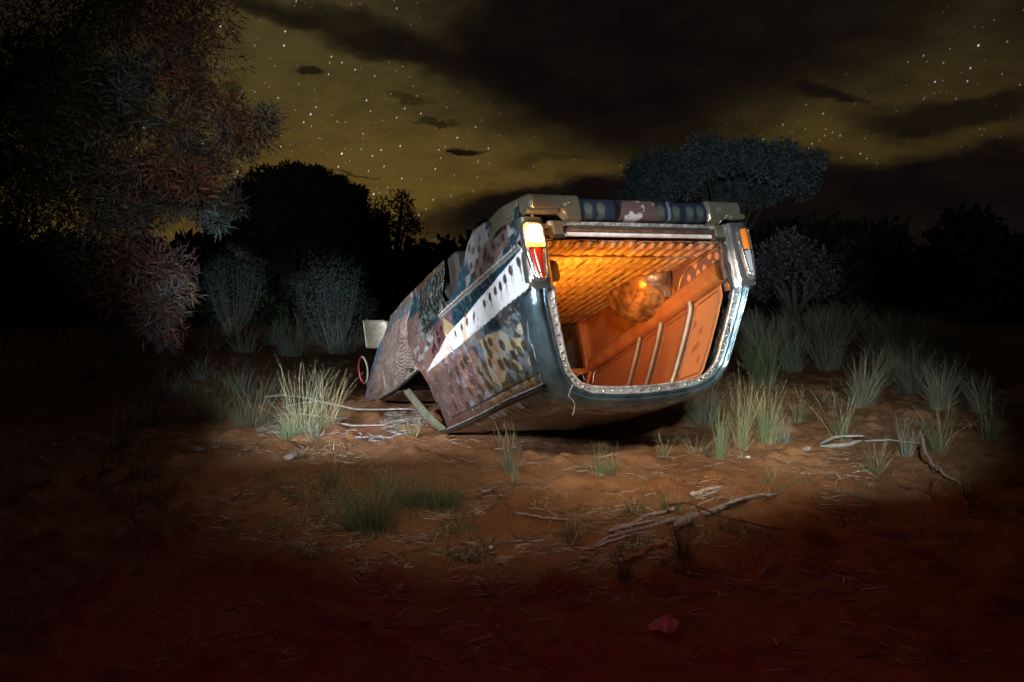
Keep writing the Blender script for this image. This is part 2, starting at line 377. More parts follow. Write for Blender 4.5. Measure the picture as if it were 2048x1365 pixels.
TEAL = (.030, .090, .130); LBLUE = (.26, .40, .52); PURP = (.235, .140, .160); CREAM = (.64, .53, .28); PINK = (.56, .28, .18)
WHITE = (.68, .70, .74); BROWN = (.20, .14, .12); SILV = (.55, .57, .60); OLIVE = (.045, .040, .022); BLACK = (.012, .014, .016)
def inpoly(w, v, poly, warp=.0, ws=9., seed=50):
    if warp:
        w = w + (fbm(w*ws, v*ws*1.5, seed, 4)-.5)*warp*2; v = v + (fbm(w*ws+40, v*ws*1.5, seed+5, 4)-.5)*warp
    ins = np.zeros(w.shape, bool); n = len(poly)
    for i in range(n):
        x1, y1 = poly[i]; x2, y2 = poly[(i+1) % n]
        if y1 == y2: continue
        c = ((v >= y1) != (v >= y2)) & (w < (x2-x1)*(v-y1)/(y2-y1)+x1); ins ^= c
    return ins
def put(C, msk, col, a=1., alpha=None):
    if np.isscalar(a): C[msk, :3] = C[msk, :3]*(1-a)+np.array(col)*a
    else: C[..., :3] = C[..., :3]*(1-a[..., None]*msk[..., None])+np.array(col)*a[..., None]*msk[..., None]
    if alpha is not None: C[msk, 3] = alpha
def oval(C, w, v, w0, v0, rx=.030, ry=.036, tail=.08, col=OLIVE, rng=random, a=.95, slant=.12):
    """a wand reflection painted as a dark tear with runs below it"""
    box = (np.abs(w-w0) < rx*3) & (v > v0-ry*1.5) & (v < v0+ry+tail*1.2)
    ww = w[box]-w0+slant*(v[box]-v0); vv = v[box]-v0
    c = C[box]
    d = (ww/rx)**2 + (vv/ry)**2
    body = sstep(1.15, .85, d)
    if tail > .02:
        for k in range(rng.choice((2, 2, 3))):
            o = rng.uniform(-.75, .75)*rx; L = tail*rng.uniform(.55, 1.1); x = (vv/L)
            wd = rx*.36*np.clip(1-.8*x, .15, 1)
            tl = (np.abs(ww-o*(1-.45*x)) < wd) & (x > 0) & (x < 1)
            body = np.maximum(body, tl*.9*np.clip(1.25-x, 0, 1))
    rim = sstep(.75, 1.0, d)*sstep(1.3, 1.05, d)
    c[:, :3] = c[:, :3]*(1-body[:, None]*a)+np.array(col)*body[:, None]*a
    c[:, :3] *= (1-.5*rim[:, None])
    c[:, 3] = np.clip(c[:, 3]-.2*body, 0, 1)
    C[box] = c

def paint_side(w, v):
    rng = random.Random(5)
    C = np.zeros(w.shape+(4,)); C[..., :3] = TEAL; C[..., 3] = .9
    big = fbm(w*2.2, v*4, 60, 4); fine = fbm(w*16, v*22, 64, 4); mid = fbm(w*6, v*9, 70, 4)
    C[..., :3] *= (.75+.6*big)[..., None]
    allm = np.ones(w.shape, bool)
    # --- below the crease towards the roof
    low = v > .43
    purple = sstep(.95, 1.25, w - (v-.7)*.35 + (mid-.5)*.7)
    put(C, low, PURP, purple)
    put(C, low & (w > 1.5), (.14, .10, .095), sstep(1.5, 2.2, w+(mid-.5)*.5)*.85)
    lb = inpoly(w, v, [(1.30, .49), (.75, .50), (.25, .60), (.16, .66), (.22, .90), (.62, .90), (.90, .74), (1.05, .62)], .05)
    put(C, lb & (mid > .40), LBLUE, np.clip((mid-.38)*6, 0, 1)*np.clip(.45+fine, 0, 1))
    put(C, low & (w < 1.3) & (w > .1) & (v > .84), (.24, .15, .11), sstep(.5, .62, mid+(v-.84))*.9)
    ck = inpoly(w, v, [(.96, .50), (.58, .53), (.50, .60), (.60, .72), (.86, .90), (1.0, .80)], .03)
    put(C, ck, CREAM, .85); C[ck, 3] = .3
    ck = inpoly(w, v, [(.93, .54), (.68, .555), (.64, .62), (.76, .76), (.92, .85), (.94, .72)], .025)
    put(C, ck, PINK, .8)
    for (a, b, r) in ((.40, .70, .055), (.31, .82, .055), (.50, .66, .04), (.56, .80, .035), (.30, .60, .04), (.20, .74, .03)):
        d = np.hypot((w-a)/1.3, v-b)+(fine-.5)*.06
        put(C, d < r, CREAM, .85); C[d < r, 3] = .3
    for (w0, w1, vv0, vv1, cc) in ((1.50, 1.36, .52, .80, PINK), (1.24, 1.16, .52, .92, PINK), (1.12, 1.05, .60, .95, CREAM), (1.72, 1.62, .49, .70, (.23, .12, .13)), (.95, .90, .75, .99, CREAM)):
        m_ = (w < w0+(mid-.5)*.12) & (w > w1+(mid-.5)*.12) & (v > vv0) & (v < vv1+(fine-.5)*.1)
        put(C, m_, cc, .6)
    cr_ = (np.abs(v-.93+(mid-.5)*.10) < .035) & (w < 1.15) & (w > .2)
    put(C, cr_, CREAM, .75)
    scr = low & (fine > .64) & (w < 1.6)
    put(C, scr, (.45, .55, .62), .6)
    # --- narrow strip under the band with square blocks
    st = (v > .415) & (v < .50) & (w > .75) & (w < 2.1)
    blk = (np.sin(w*48) > -.1)
    put(C, st & blk & (mid > .42), PINK, .7); put(C, st & ~blk, LBLUE, .8)
    # --- between the waist moulding and the band
    upz = (v > .145) & (v < .405)
    put(C, upz & (w > 1.35), PURP, .9)
    op = inpoly(w, v, [(2.5, .30), (2.10, .20), (1.52, .16), (1.33, .30), (1.70, .40), (2.25, .46), (2.5, .46)], .03)
    put(C, op, (.33, .15, .10), 1.)
    m_ = op & (w > 1.55) & (w < 1.93); put(C, m_, (.22, .095, .12), .8)
    m_ = op & (np.abs(w-1.44) < .12+(mid-.5)*.15); put(C, m_, CREAM, .9)
    m_ = (w > 2.02+(mid-.5)*.4) & (v > -.1) & (v < .55); put(C, m_, (.30, .19, .165), .85)
    m_ = (w > 1.93) & (w < 2.17) & (mid+fine > 1.02) & (v > 0) & (v < .5); put(C, m_, (.25, .36, .38), .9)
    m_ = (w > 1.6) & (mid*.6+fine*.6 > .66) & (v > .2) & (v < .52); put(C, m_, (.62, .60, .58), .9)
    m_ = (w > 1.65) & (v > .36) & (v < .52) & (fine > .53); put(C, m_, (.45, .22, .14), .7)
    # --- light tube's reflection painted as a white band, narrowing to the front
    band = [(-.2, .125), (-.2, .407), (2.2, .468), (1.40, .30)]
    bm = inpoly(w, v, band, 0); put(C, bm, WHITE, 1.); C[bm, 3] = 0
    band_break = bm & (w > 1.35) & (fine+mid*.5 > .78-.12*(w-1.35)); put(C, band_break, (.50, .36, .30), .85)
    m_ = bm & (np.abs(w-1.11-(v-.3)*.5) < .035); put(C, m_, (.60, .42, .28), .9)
    # --- black patch above the belt, by the door, its wavy stripes a painted reflection
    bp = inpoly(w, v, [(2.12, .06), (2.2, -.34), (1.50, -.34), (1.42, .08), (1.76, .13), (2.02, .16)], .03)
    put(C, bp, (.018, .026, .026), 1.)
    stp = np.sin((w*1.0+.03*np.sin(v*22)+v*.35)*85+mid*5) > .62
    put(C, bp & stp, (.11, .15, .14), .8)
    # --- above the waist moulding, round the wheel arch
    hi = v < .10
    sv = hi & (w < 1.0); put(C, sv, SILV, sstep(.45, .60, mid+.05)*.9)  # bright reflection by the wheel arch painted as silver patches
    br = inpoly(w, v, [(.66, -.10), (.16, -.16), (.20, .03), (.46, .085), (.82, .11), (.80, -.02)], .03)
    put(C, br, (.27, .19, .165), .9)
    put(C, hi & (w > 1.45) & (w < 2.1) & (fine > .6), (.20, .28, .28), .5)
    put(C, (v > .088) & (v < .142) & (w < 1.62), (.42, .43, .40), .9)
    put(C, (v > .10) & (v < .116) & (w < 1.62), (.05, .05, .05), .9)
    # runs, stains and faded edges that break up the patches
    runs = fbm(w*26+v*3, v*3.2, 120, 4); blot = fbm(w*12+5, v*15, 124, 5)
    soft = (v > .43) & (w < 2.3)
    k_ = (.62+.55*runs+.35*(blot-.5))[..., None]; C[..., :3] = np.where(bm[..., None], C[..., :3], C[..., :3]*k_)
    m_ = soft & (runs > .66) & (blot > .42); put(C, m_, (.055, .045, .040), .55)
    m_ = soft & (blot > .64) & (w < 1.3); put(C, m_, (.45, .54, .58), .5)
    
    # --- wand reflections, painted in as dark tears
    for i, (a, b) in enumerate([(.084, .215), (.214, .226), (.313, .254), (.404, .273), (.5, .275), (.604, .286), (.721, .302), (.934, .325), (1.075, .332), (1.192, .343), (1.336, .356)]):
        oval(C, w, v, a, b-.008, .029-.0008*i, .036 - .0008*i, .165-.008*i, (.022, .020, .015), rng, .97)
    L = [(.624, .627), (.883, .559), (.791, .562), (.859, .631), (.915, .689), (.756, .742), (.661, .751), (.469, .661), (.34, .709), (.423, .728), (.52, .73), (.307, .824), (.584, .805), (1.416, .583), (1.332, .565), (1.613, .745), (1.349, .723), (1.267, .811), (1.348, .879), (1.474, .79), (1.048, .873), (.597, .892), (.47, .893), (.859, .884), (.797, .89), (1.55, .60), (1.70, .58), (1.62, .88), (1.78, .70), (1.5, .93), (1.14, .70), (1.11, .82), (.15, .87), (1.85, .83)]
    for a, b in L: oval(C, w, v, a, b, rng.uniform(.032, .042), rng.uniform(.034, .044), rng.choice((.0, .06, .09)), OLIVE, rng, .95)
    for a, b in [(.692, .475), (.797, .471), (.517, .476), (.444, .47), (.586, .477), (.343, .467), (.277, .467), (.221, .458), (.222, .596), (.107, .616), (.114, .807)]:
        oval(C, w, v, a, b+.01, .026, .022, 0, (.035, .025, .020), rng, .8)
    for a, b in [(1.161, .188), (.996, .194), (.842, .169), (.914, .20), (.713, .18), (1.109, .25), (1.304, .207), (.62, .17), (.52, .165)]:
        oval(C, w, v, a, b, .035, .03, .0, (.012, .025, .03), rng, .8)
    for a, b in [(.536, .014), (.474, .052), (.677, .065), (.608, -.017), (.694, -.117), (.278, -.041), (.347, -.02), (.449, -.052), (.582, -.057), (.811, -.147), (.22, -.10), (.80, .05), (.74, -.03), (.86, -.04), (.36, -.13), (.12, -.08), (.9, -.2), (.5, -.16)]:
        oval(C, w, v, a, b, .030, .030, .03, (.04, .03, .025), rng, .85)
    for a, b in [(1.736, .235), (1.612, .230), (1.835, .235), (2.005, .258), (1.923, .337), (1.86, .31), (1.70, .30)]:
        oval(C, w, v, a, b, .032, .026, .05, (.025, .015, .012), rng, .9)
    # corner next to the tail frame
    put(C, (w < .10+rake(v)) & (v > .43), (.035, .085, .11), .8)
    # door and wing
    dw = w > 2.3+.0
    door = inpoly(w, v, [(2.2, -.5), (2.44, -.20), (2.57, .05), (2.36, .40), (2.3, .6), (5, .6), (5, -.5)], 0)
    put(C, door, (.42, .31, .27), 1.); C[door, 3] = .45
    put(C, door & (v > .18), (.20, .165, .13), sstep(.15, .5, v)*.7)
    fx = w-2.50; fv = v+.16
    f = np.sqrt((fx*.85)**2+(fv*1.35)**2+.02) + .018*np.sin(fx*34)*sstep(.45, .12, fx)*sstep(.0, .25, fv) + (mid-.5)*.02
    wave = (np.sin(f*2*PI/.042) > .30) & (f > .30) & (f < .98) & (w < 3.62) & (fv > -.1)
    put(C, door & wave, (.035, .028, .018), .88)
    dots = (np.sin(w*78+v*10) > .35) & (np.sin(v*62) > .25)
    put(C, door & dots & (w > 3.60) & (w < 4.25), (.05, .03, .035), .8)
    put(C, door & dots & (w < 2.85) & (v < .12) & (v > -.2), (.07, .05, .05), .8)
    tw = (w > 3.45) & (v < -.08+(w-3.45)*.30+(mid-.5)*.15); put(C, tw, (.10, .22, .34), .9)
    put(C, door & (v < -.20+(mid-.5)*.1), (.09, .13, .16), .9)
    put(C, (w > 4.28) & door, (.30, .38, .52), .8); 
    dustm = fbm(w*5+60, v*5, 130, 5); put(C, allm, (.34, .20, .12), sstep(.60, .78, dustm)*.22)
    chip = fbm(w*34, v*34, 134, 3) > .79; put(C, chip & ~bm, (.60, .60, .58), .6); chip2 = (fbm(w*30+9, v*30, 137, 3) > .80); put(C, chip2, (.10, .045, .025), .85); C[chip2, 3] = .1
    edge_rust = (v > .94-.03*mid) | (v < -.30+.03*mid); put(C, edge_rust, (.16, .08, .045), .6)
    sc = door & (fine > .66); put(C, sc, (.5, .5, .5), .35)
    # general scratches and dust
    g2 = fbm(w*40+v*9, v*12, 90, 3); put(C, allm & (g2 > .74), (.55, .55, .52), .30)
    return C
def dent(w, v, k=1.):
    return k*((fbm(w*2.6, v*3.6, 80, 3)-.5)*.034 + (fbm(w*8, v*10, 84, 2)-.5)*.012)
def side_shell(name, w_of, s_rng, v_lo, v_hi, side=-1, res=.0085, label=None, extra=None, m=None):
    ns = int((s_rng[1]-s_rng[0])/res); s = np.linspace(s_rng[0], s_rng[1], ns); nv = int(1.35/res*1.1) if v_hi(1.0) > .8 else int(.8/res*1.1)
    tt = np.linspace(0, 1, nv)
    S_, T_ = np.meshgrid(s, tt, indexing='ij')
    lo = v_lo(S_); hi = v_hi(S_); v = lo+(hi-lo)*T_; w = w_of(S_, v)
    d = dent(w, v); u = U(v, w)+d
    # shallow pressed frame in the upper body side
    pr = inpoly(w, v, [(.26, .52), (.30, .885), (2.05, .90), (2.12, .52)])
    u = u - .006*pr
    if extra is not None: u = u + extra(w, v)
    P = np.stack([side*u, v, w], -1)
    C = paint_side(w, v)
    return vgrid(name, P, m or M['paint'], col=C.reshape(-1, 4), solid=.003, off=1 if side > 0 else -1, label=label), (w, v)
wf_v = [-.36, -.20, -.05, .05, .20, .40, .55, .80, 1.02]; wf_w = [2.40, 2.44, 2.53, 2.57, 2.52, 2.35, 2.27, 2.20, 2.22]
def wfront(v): return np.interp(v, wf_v, wf_w)
arch_w = [0, .40, .82, .90, .99, 1.06, 1.15, 1.24, 1.33, 1.41, 1.46, 1.49, 1.50, 2.2, 2.4]
arch_v = [-.19, -.25, -.31, -.26, -.20, -.08, -.01, .035, .05, .03, -.03, -.14, -.33, -.345, -.345]
def q_w(S, v):   # s in 0..2.4 -> w
    w0 = rake(v) + .10*(v > .40)*sstep(.40, .46, v) ; return w0+(S/2.4)*(wfront(v)-w0)
def q_lo(S): return np.interp(S, arch_w, arch_v)
side_shell('side_panel', q_w, (0, 2.4), q_lo, lambda S: np.full_like(np.asarray(S, float), 1.0), -1, label='patchy blue and purple side panel with painted-on white and dark tear-shaped reflections')
side_shell('side_panel', q_w, (0, 2.4), q_lo, lambda S: np.full_like(np.asarray(S, float), 1.0), 1, res=.02)
# door and front wing
low_w = [2.2, 2.53, 3.10, 3.156, 3.35, 3.61, 3.87, 4.11, 4.28, 4.54]; low_v = [-.345, -.355, -.335, -.309, -.222, -.158, -.059, .023, .128, .250]
hi_w = [2.2, 3.13, 3.73, 4.02, 4.54]; hi_v = [.405, .435, .406, .349, .275]
dlo = lambda S: np.interp(S, low_w, low_v); dhi = lambda S: np.interp(S, hi_w, hi_v)
def d_w(S, v): 
    k = np.clip((3.46-S)/(3.46-2.3), 0, 1); return S + k*(wfront(v)+.014-2.3)
for sd in (-1, 1):
    o, _ = side_shell('door', d_w, (2.3, 3.46), dlo, dhi, sd, res=.0085 if sd < 0 else .02, label='pinkish brown front door with black wavy lines' if sd < 0 else None)
    if sd < 0: vdoor = o
    o, _ = side_shell('front_wing', lambda S, v: S+0*v, (3.472, 4.54), dlo, dhi, sd, res=.0085 if sd < 0 else .02, label='blue and mauve front wing tapering down to the sand' if sd < 0 else None)
# door handle and door edge moulding
hp = [(-.955, .345, 2.60), (-.975, .352, 2.56), (-.978, .362, 2.50), (-.965, .370, 2.45)]
vtube('handle', hp, [.010, .016, .016, .010], M['chrome'], vdoor)
vtube('belt_moulding', [(-float(U(.42, w_))-.004, float(np.interp(w_, hi_w, hi_v))-.004, w_) for w_ in np.linspace(2.36, 3.75, 16)], .012, M['dark'], vdoor)
# waist moulding and roof gutter
vtube('waist_moulding', [(-float(U(.115))-.008+float(-dent(np.array(w_), np.array(.115))), .118+.012*w_*0, w_) for w_ in np.linspace(.02, 1.60, 40)], .009, M['silver'])
gut = [(-.765-.004*math.sin(w_*9), 1.0+.004*math.sin(w_*5), w_) for w_ in np.linspace(.30, 2.46, 40)]
vtube('roof_gutter', gut, .017, M['dark']); vtube('gutter_lip', [(a-.012, b-.024, c) for a, b, c in gut[:-4]], .006, M['silver'])
vtube('roof_gutter', [(-a, b, c) for a, b, c in gut], .015, M['dark'])
# lower half of the side between pressing and gutter stays in side_panel; a lip marks the pressed frame
lip = [(.27, .89), (.33, .905), (1.0, .905), (1.6, .90), (2.0, .90)]
vtube('pressed_edge', [(-float(U(b))-.002-float(dent(np.array(a), np.array(b))), b, a) for a, b in [(np.interp(x, [0, 1], [.30, 2.0]), .905) for x in np.linspace(0, 1, 40)]], .006, M['seam'])

# roof
rp_v = np.array([1.0, 1.02, 1.05, 1.09, 1.13, 1.16, 1.185, 1.20, 1.205]); rp_u = np.array([.765, .745, .71, .64, .54, .42, .29, .14, 0])
ru = np.concatenate([-rp_u, rp_u[::-1][1:]]); rv = np.concatenate([rp_v, rp_v[::-1][1:]])
rt = np.linspace(0, len(ru)-1, 150); ru = np.interp(rt, np.arange(len(ru)), ru); rv = np.interp(rt, np.arange(len(rv)), rv)
rw = np.linspace(0, 1, 200)
RU, RW = np.meshgrid(ru, rw); RV = np.meshgrid(rv, rw)[0]
Wd = (.26+rake(RV)-.18)+.16 + RW*(2.30-.40)
Wd = rake(RV)+.15 + RW*(2.36-.40)
cr2 = sstep(1.0, 2.3, Wd)*(RV-1.0)*.75          # the roof is pressed flat where it stands on the sand
RVd = RV - cr2 + (fbm(RU*3+9, Wd*3, 88, 3)-.5)*.03*sstep(1.0, 1.06, RV)
CR = np.zeros(RU.shape+(4,)); CR[..., :3] = (.24, .19, .10); CR[..., 3] = .7
nz = fbm(RU*6+20, Wd*6, 71, 4); put(CR, nz > .5, (.17, .14, .075), .8)
put(CR, (RU < -.6) & (Wd < .75), TEAL, .8); 
put(CR, (RU < -.70) & (nz > .55), (.5, .52, .52), .8)
rr = random.Random(9)  # oval reflections painted in dark colour along and across the roof
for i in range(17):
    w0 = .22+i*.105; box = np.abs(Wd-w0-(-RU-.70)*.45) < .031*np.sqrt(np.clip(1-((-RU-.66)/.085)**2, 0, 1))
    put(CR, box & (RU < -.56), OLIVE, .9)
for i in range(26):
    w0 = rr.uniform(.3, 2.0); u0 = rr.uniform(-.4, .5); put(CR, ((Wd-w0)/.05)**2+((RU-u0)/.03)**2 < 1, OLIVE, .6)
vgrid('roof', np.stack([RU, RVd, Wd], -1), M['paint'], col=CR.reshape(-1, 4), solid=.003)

# tail opening frame
C0 = [(.932, .40), (.915, .5), (.868, .7), (.803, .9), (.765, 1.0), (.67, 1.085), (.5, 1.15), (.25, 1.19), (0, 1.205)]
Ca = [(.915, .40), (.895, .5), (.845, .68), (.785, .87), (.745, .98), (.65, 1.08), (.49, 1.14), (.25, 1.175), (0, 1.185)]
C1 = [(.885, .40), (.868, .5), (.815, .67), (.757, .86), (.715, .97), (.62, 1.075), (.47, 1.13), (.25, 1.155), (0, 1.163)]
C1b = [(.865, .40), (.85, .5), (.795, .67), (.738, .85), (.695, .955), (.60, 1.062), (.46, 1.112), (.25, 1.135), (0, 1.142)]
C1c = [(a*.6+b*.4, c*.6+d*.4) for (a, c), (b, d) in zip(C1b, [(.80, .40), (.79, .5), (.742, .67), (.69, .84), (.65, .945), (.565, 1.035), (.44, 1.080), (.24, 1.100), (0, 1.107)])]
C1d = [(a*.35+b*.65, c*.35+d*.65) for (a, c), (b, d) in zip(C1b, [(.80, .40), (.79, .5), (.742, .67), (.69, .84), (.65, .945), (.565, 1.035), (.44, 1.080), (.24, 1.100), (0, 1.107)])]
C2 = [(.80, .40), (.79, .5), (.742, .67), (.69, .84), (.65, .945), (.565, 1.035), (.44, 1.080), (.24, 1.100), (0, 1.107)]
C2b = [(.788, .40), (.778, .5), (.73, .67), (.68, .84), (.64, .935), (.557, 1.026), (.435, 1.072), (.236, 1.092), (0, 1.099)]
C3 = [(.745, .40), (.735, .5), (.69, .67), (.645, .84), (.61, .93), (.53, 1.010), (.42, 1.040), (.22, 1.055), (0, 1.062)]
C4 = [(.735, .40), (.725, .5), (.68, .67), (.635, .84), (.60, .925), (.522, 1.000), (.415, 1.030), (.22, 1.044), (0, 1.051)]
C5 = [(.765, .40), (.76, .5), (.72, .67), (.68, .84), (.64, .94), (.55, 1.03), (.43, 1.065), (.23, 1.08), (0, 1.09)]
def full(c, n=160):
    c = np.array(c); L = np.concatenate([c*[-1, 1], (c[::-1])[1:]]); k = np.linspace(0, len(L)-1, n)
    a = np.interp(k, range(len(L)), L[:, 0]); b = np.interp(k, range(len(L)), L[:, 1])
    for _ in range(3):
        a[1:-1] = (a[:-2]+2*a[1:-1]+a[2:])/4; b[1:-1] = (b[:-2]+2*b[1:-1]+b[2:])/4
    return a, b
def loft(name, conts, m, **k):
    R_ = []
    for c_, off in conts:
        a, b = full(c_); R_.append(np.stack([a, b, rake(b)+off], -1))
    P = np.stack(R_)
    return vgrid(name, P, m, **k)
loft('tail_frame', [(C0, .17), (C0, .13), (Ca, .055), (C1, .020), (C1b, .004), (C1b, -.004), (C1c, -.006), (C1c, .008), (C1d, .010), (C1d, -.004), (C2, -.006), (C2, .010), (C2b, .010), (C3, .006), (C3, .010), (C4, .022), (C4, .05), (C5, .075)], M['framepaint'], label='blue-grey curved steel frame round the open tail')
tf = van.children[-1]
a3, b3 = full(C4)
loft('weather_strip', [(C3, .002), (C4, .000), (C4, .016)], M['silver'], parent=tf)
loft('scraped_flange', [(C2b, .0085), (C3, .0045), (C3, .004)], M['flange'], parent=tf, label='flange scraped to white and brown along the tail opening')
for cc_, of_, r_ in ((C1b, -.006, .006), (C2, -.004, .005)):
    a_, b_ = full(cc_); vtube('frame_bead', [(x_, y_, float(rake(y_))+of_) for x_, y_ in zip(a_, b_)], r_, M['framepaint'], tf, seg=6)
a_, b_ = full(C2b, 46); a2_, b2_ = full(C3, 46); wv_ = []
for k in range(2, 44):
    x_ = (a_[k]+a2_[k])/2; y_ = (b_[k]+b2_[k])/2; th = np.linspace(0, 2*PI, 9)[:-1]; r0_ = .011 if k % 3 else .014
    ring = [np.stack([x_+r_*np.cos(th), y_+r_*np.sin(th), np.full(8, float(rake(y_))+o_)], -1) for r_, o_ in ((r0_, .006), (r0_*.75, -.002), (r0_*.1, -.005))]
    wv_.append((np.concatenate(ring), grid_faces(3, 8, True)))
for q in wv_: vpart('weld_dimple', q[0], q[1], M['chrome'], tf)
# torn rubber hanging along the right inner edge
pr = [(.725+.010*math.sin(k*3.), .06+k*.052, .02+rake(.06+k*.052)+.012*math.cos(k*2.3)) for k in range(16)]
pr = [(a-.05*max(0, (b-.5)), b, c) for a, b, c in pr]
vtube('torn_seal', pr, [.008+.007*abs(math.sin(k*1.9)) for k in range(16)], M['rub'], tf)
# lamp pillars
def pillar(s):
    vs_ = np.linspace(-.06, .425, 30); sec = [(.915, .06), (.930, .04), (.936, .005), (.925, -.03), (.90, -.040), (.86, -.038), (.80, -.034), (.775, -.026), (.765, -.008), (.745, .006), (.735, .02), (.735, .12)]
    P = []
    for v_ in vs_:
        k = sstep(.36, .425, v_); row = []
        for (a, b) in sec:
            row.append((s*(a-.025*k*(a > .8)), v_, b*(1-k*.55) if b < 0 else b))
        P.append(row)
    return vgrid('lamp_pillar', np.array(P), M['chrome'])
def lamp(s, lit):
    l = empty_child('tail_lamp'); 
    u0, u1, v0, v1 = .795, .925, -.005, .365
    if s > 0: u0 = .835
    # bezel: rounded ring tapering to the roof side
    def outline(gr, n=28):
        pts = []
        c = [(u0-gr, v0-gr), (u1+gr*.3, v0-gr), (u1+gr*.6, v0+.06), (u1-.005+gr*.5, v0+.20), (u1-.030+gr*.5, v1-.02), (u1-.05, v1+gr), (u0+.035, v1+gr), (u0+.020-gr, v1-.02), (u0+.004-gr, v0+.18)]
        c = np.array(c+[c[0]]); k = np.linspace(0, len(c)-1, n*3, endpoint=False)
        a = np.interp(k, range(len(c)), c[:, 0]); b = np.interp(k, range(len(c)), c[:, 1])
        for _ in range(4): a = (np.roll(a, 1)+2*a+np.roll(a, -1))/4; b = (np.roll(b, 1)+2*b+np.roll(b, -1))/4
        return a, b
    rings = []
    for gr, ww in ((.020, -.030), (.018, -.052), (.010, -.062), (-.002, -.058), (-.006, -.045), (-.006, -.030)):
        a, b = outline(gr); rings.append(np.stack([s*a, b, ww+.0*a+.18*np.maximum(0, a-.885)], -1))
    P = np.stack(rings); vpart('bezel', P, grid_faces(len(rings), P.shape[1], True), M['chrome'], l)
    # lenses, wrapping the corner
    def lens(name, va, vb, m):
        P = []
        for v_ in np.linspace(va, vb, 14):
            k = (v_-v0)/(v1-v0); a0 = u0+.002+.022*k; a1 = u1-.004-.040*k**1.5
            row = [(s*x, v_, -.050-.022*math.sin(PI*min(max((x-a0)/(a1-a0), 0), 1))+.20*max(0, x-.885)) for x in np.linspace(a0, a1, 10)]
            P.append(row)
        return vgrid(name, np.array(P), m, parent=l)
    lens('amber_lens', v0+.004, v0+.165, M['amber'] if lit else M['amber_off'])
    lens('red_lens' if lit else 'clear_lens', v0+.168, v1-.004, M['red_lens'] if lit else M['clear'])
    vtube('screw', [(s*.862, v1-.035, -.078), (s*.862, v1-.035, -.066)], [.002, .008], M['chrome'], l)
    vbox('lamp_divider', (s*(u0+.004), s*(u1-.012)), (v0+.163, v0+.170), (-.070, -.05), M['dark'], l, bevel=0)
    return l
def empty_child(name, parent=van):
    o = bpy.data.objects.new(name, None); COL.objects.link(o); o.parent = parent; o.empty_display_size = .05; return o
pillar(-1); pillar(1)
l = lamp(-1, True); l['label'] = 'left tail lamp, its amber part shining'; l = lamp(1, False); l['label'] = 'right tail lamp, unlit'

# rear bumper along the top: painted bar between two chromed ends
bump = empty_child('rear_bumper')
bu = np.linspace(-.50, .56, 240); bs = [(-.055, .02), (-.060, -.045), (-.075, -.062), (-.13, -.070), (-.185, -.062), (-.200, -.045), (-.200, .05)]
P = []; 
for x in bu: P.append([(x, a, b) for a, b in bs])
P = np.array(P); bt = np.linspace(0, 6, 34)
P = np.stack([np.stack([np.interp(bt, range(7), row[:, k]) for k in range(3)], -1) for row in P])
cb = np.zeros(P.shape[:2]+(4,)); cb[..., :3] = (.022, .034, .060); cb[..., 3] = .8
uu = P[..., 0]; vv = P[..., 1]; nb = fbm(uu*10, vv*14, 33, 4)
for (x, c) in ((-.43, (.16, .19, .15)), (-.33, (.16, .19, .15)), (.16, (.19, .22, .17)), (.29, (.17, .20, .15)), (.41, (.17, .20, .15)), (.50, (.16, .18, .14))):
    d = ((uu-x)/.035)**2+((vv+.125)/.042)**2; put(cb, d < 1.2, c, sstep(1.2, .5, d)*.6); d2 = (np.abs(uu-x) < .028) & (vv > -.12); put(cb, d2, c, .4)
put(cb, (uu > -.22) & (uu < -.135+vv*.3), (.015, .012, .012), 1.)
sm = (uu > -.14+(vv+.2)*-.35) & (uu < .10+(vv+.2)*.35); put(cb, sm, (.16, .10, .10), 1.); put(cb, sm & (nb > .5), (.75, .72, .74), .9)
put(cb, (uu > .02) & (uu < .12) & (nb > .48) & ~sm, (.05, .05, .05), .9)
put(cb, (np.abs(uu-.23) < .012), (.30, .38, .50), .7)
vgrid('bumper_bar', P, M['barpaint'], parent=bump, col=cb.reshape(-1, 4), label='dark blue painted middle of the bumper with smears')
def bumper_end(s):
    if s < 0: us = np.concatenate([np.linspace(-.485, -.93, 50)]); 
    else: us = np.linspace(.555, .935, 46)
    P = []
    for i, x in enumerate(us):
        ax = abs(x); edge = sstep(.86, .96, ax); k0 = abs(x-us[0]); st = sstep(.11, .17, k0)*(1-0*edge)
        back = .0+.16*sstep(.84, .94, ax)**1.4
        vin = -.048 + .0*st - .050*st*(ax < 1)      # the step in the lower lip
        rnd = sstep(0, .018, k0); topv = -.212+.012*(1-rnd)
        sec = [(vin+.012, -.02+back), (vin, -.055+back), (vin-.012, -.080*rnd-.055*(1-rnd)+back), (-.105, -.088*rnd-.06*(1-rnd)+back), (-.16, -.090*rnd-.06*(1-rnd)+back), (topv+.018, -.084*rnd-.06*(1-rnd)+back), (topv, -.06+back), (topv+.002, .0+back), (topv+.01, .06+back*.6)]
        P.append([(x, a, b) for a, b in sec])
    # wrap round the corner along the side
    last = P[-1]
    for j, dw in enumerate(np.linspace(.03, .30, 14)):
        x = us[-1]+(.028*math.sin(min(1, dw/.1)*PI/2))*(1 if s > 0 else -1); sh = dw/.30
        P.append([(x if i < 7 else x-(.05)*(1 if s > 0 else -1), a*(1-.0*sh)-.0*sh if i < 3 else a, b+dw) for i, (u_, a, b) in enumerate(last)])
    P = np.array(P)
    # add the concave scoop in the lower outboard part
    tt = np.linspace(0, P.shape[1]-1, 34)
    P = np.stack([np.stack([np.interp(tt, range(P.shape[1]), row[:, k]) for k in range(3)], -1) for row in P])
    return vgrid('bumper_end', P, M['dullchrome'], parent=bump, solid=.003)
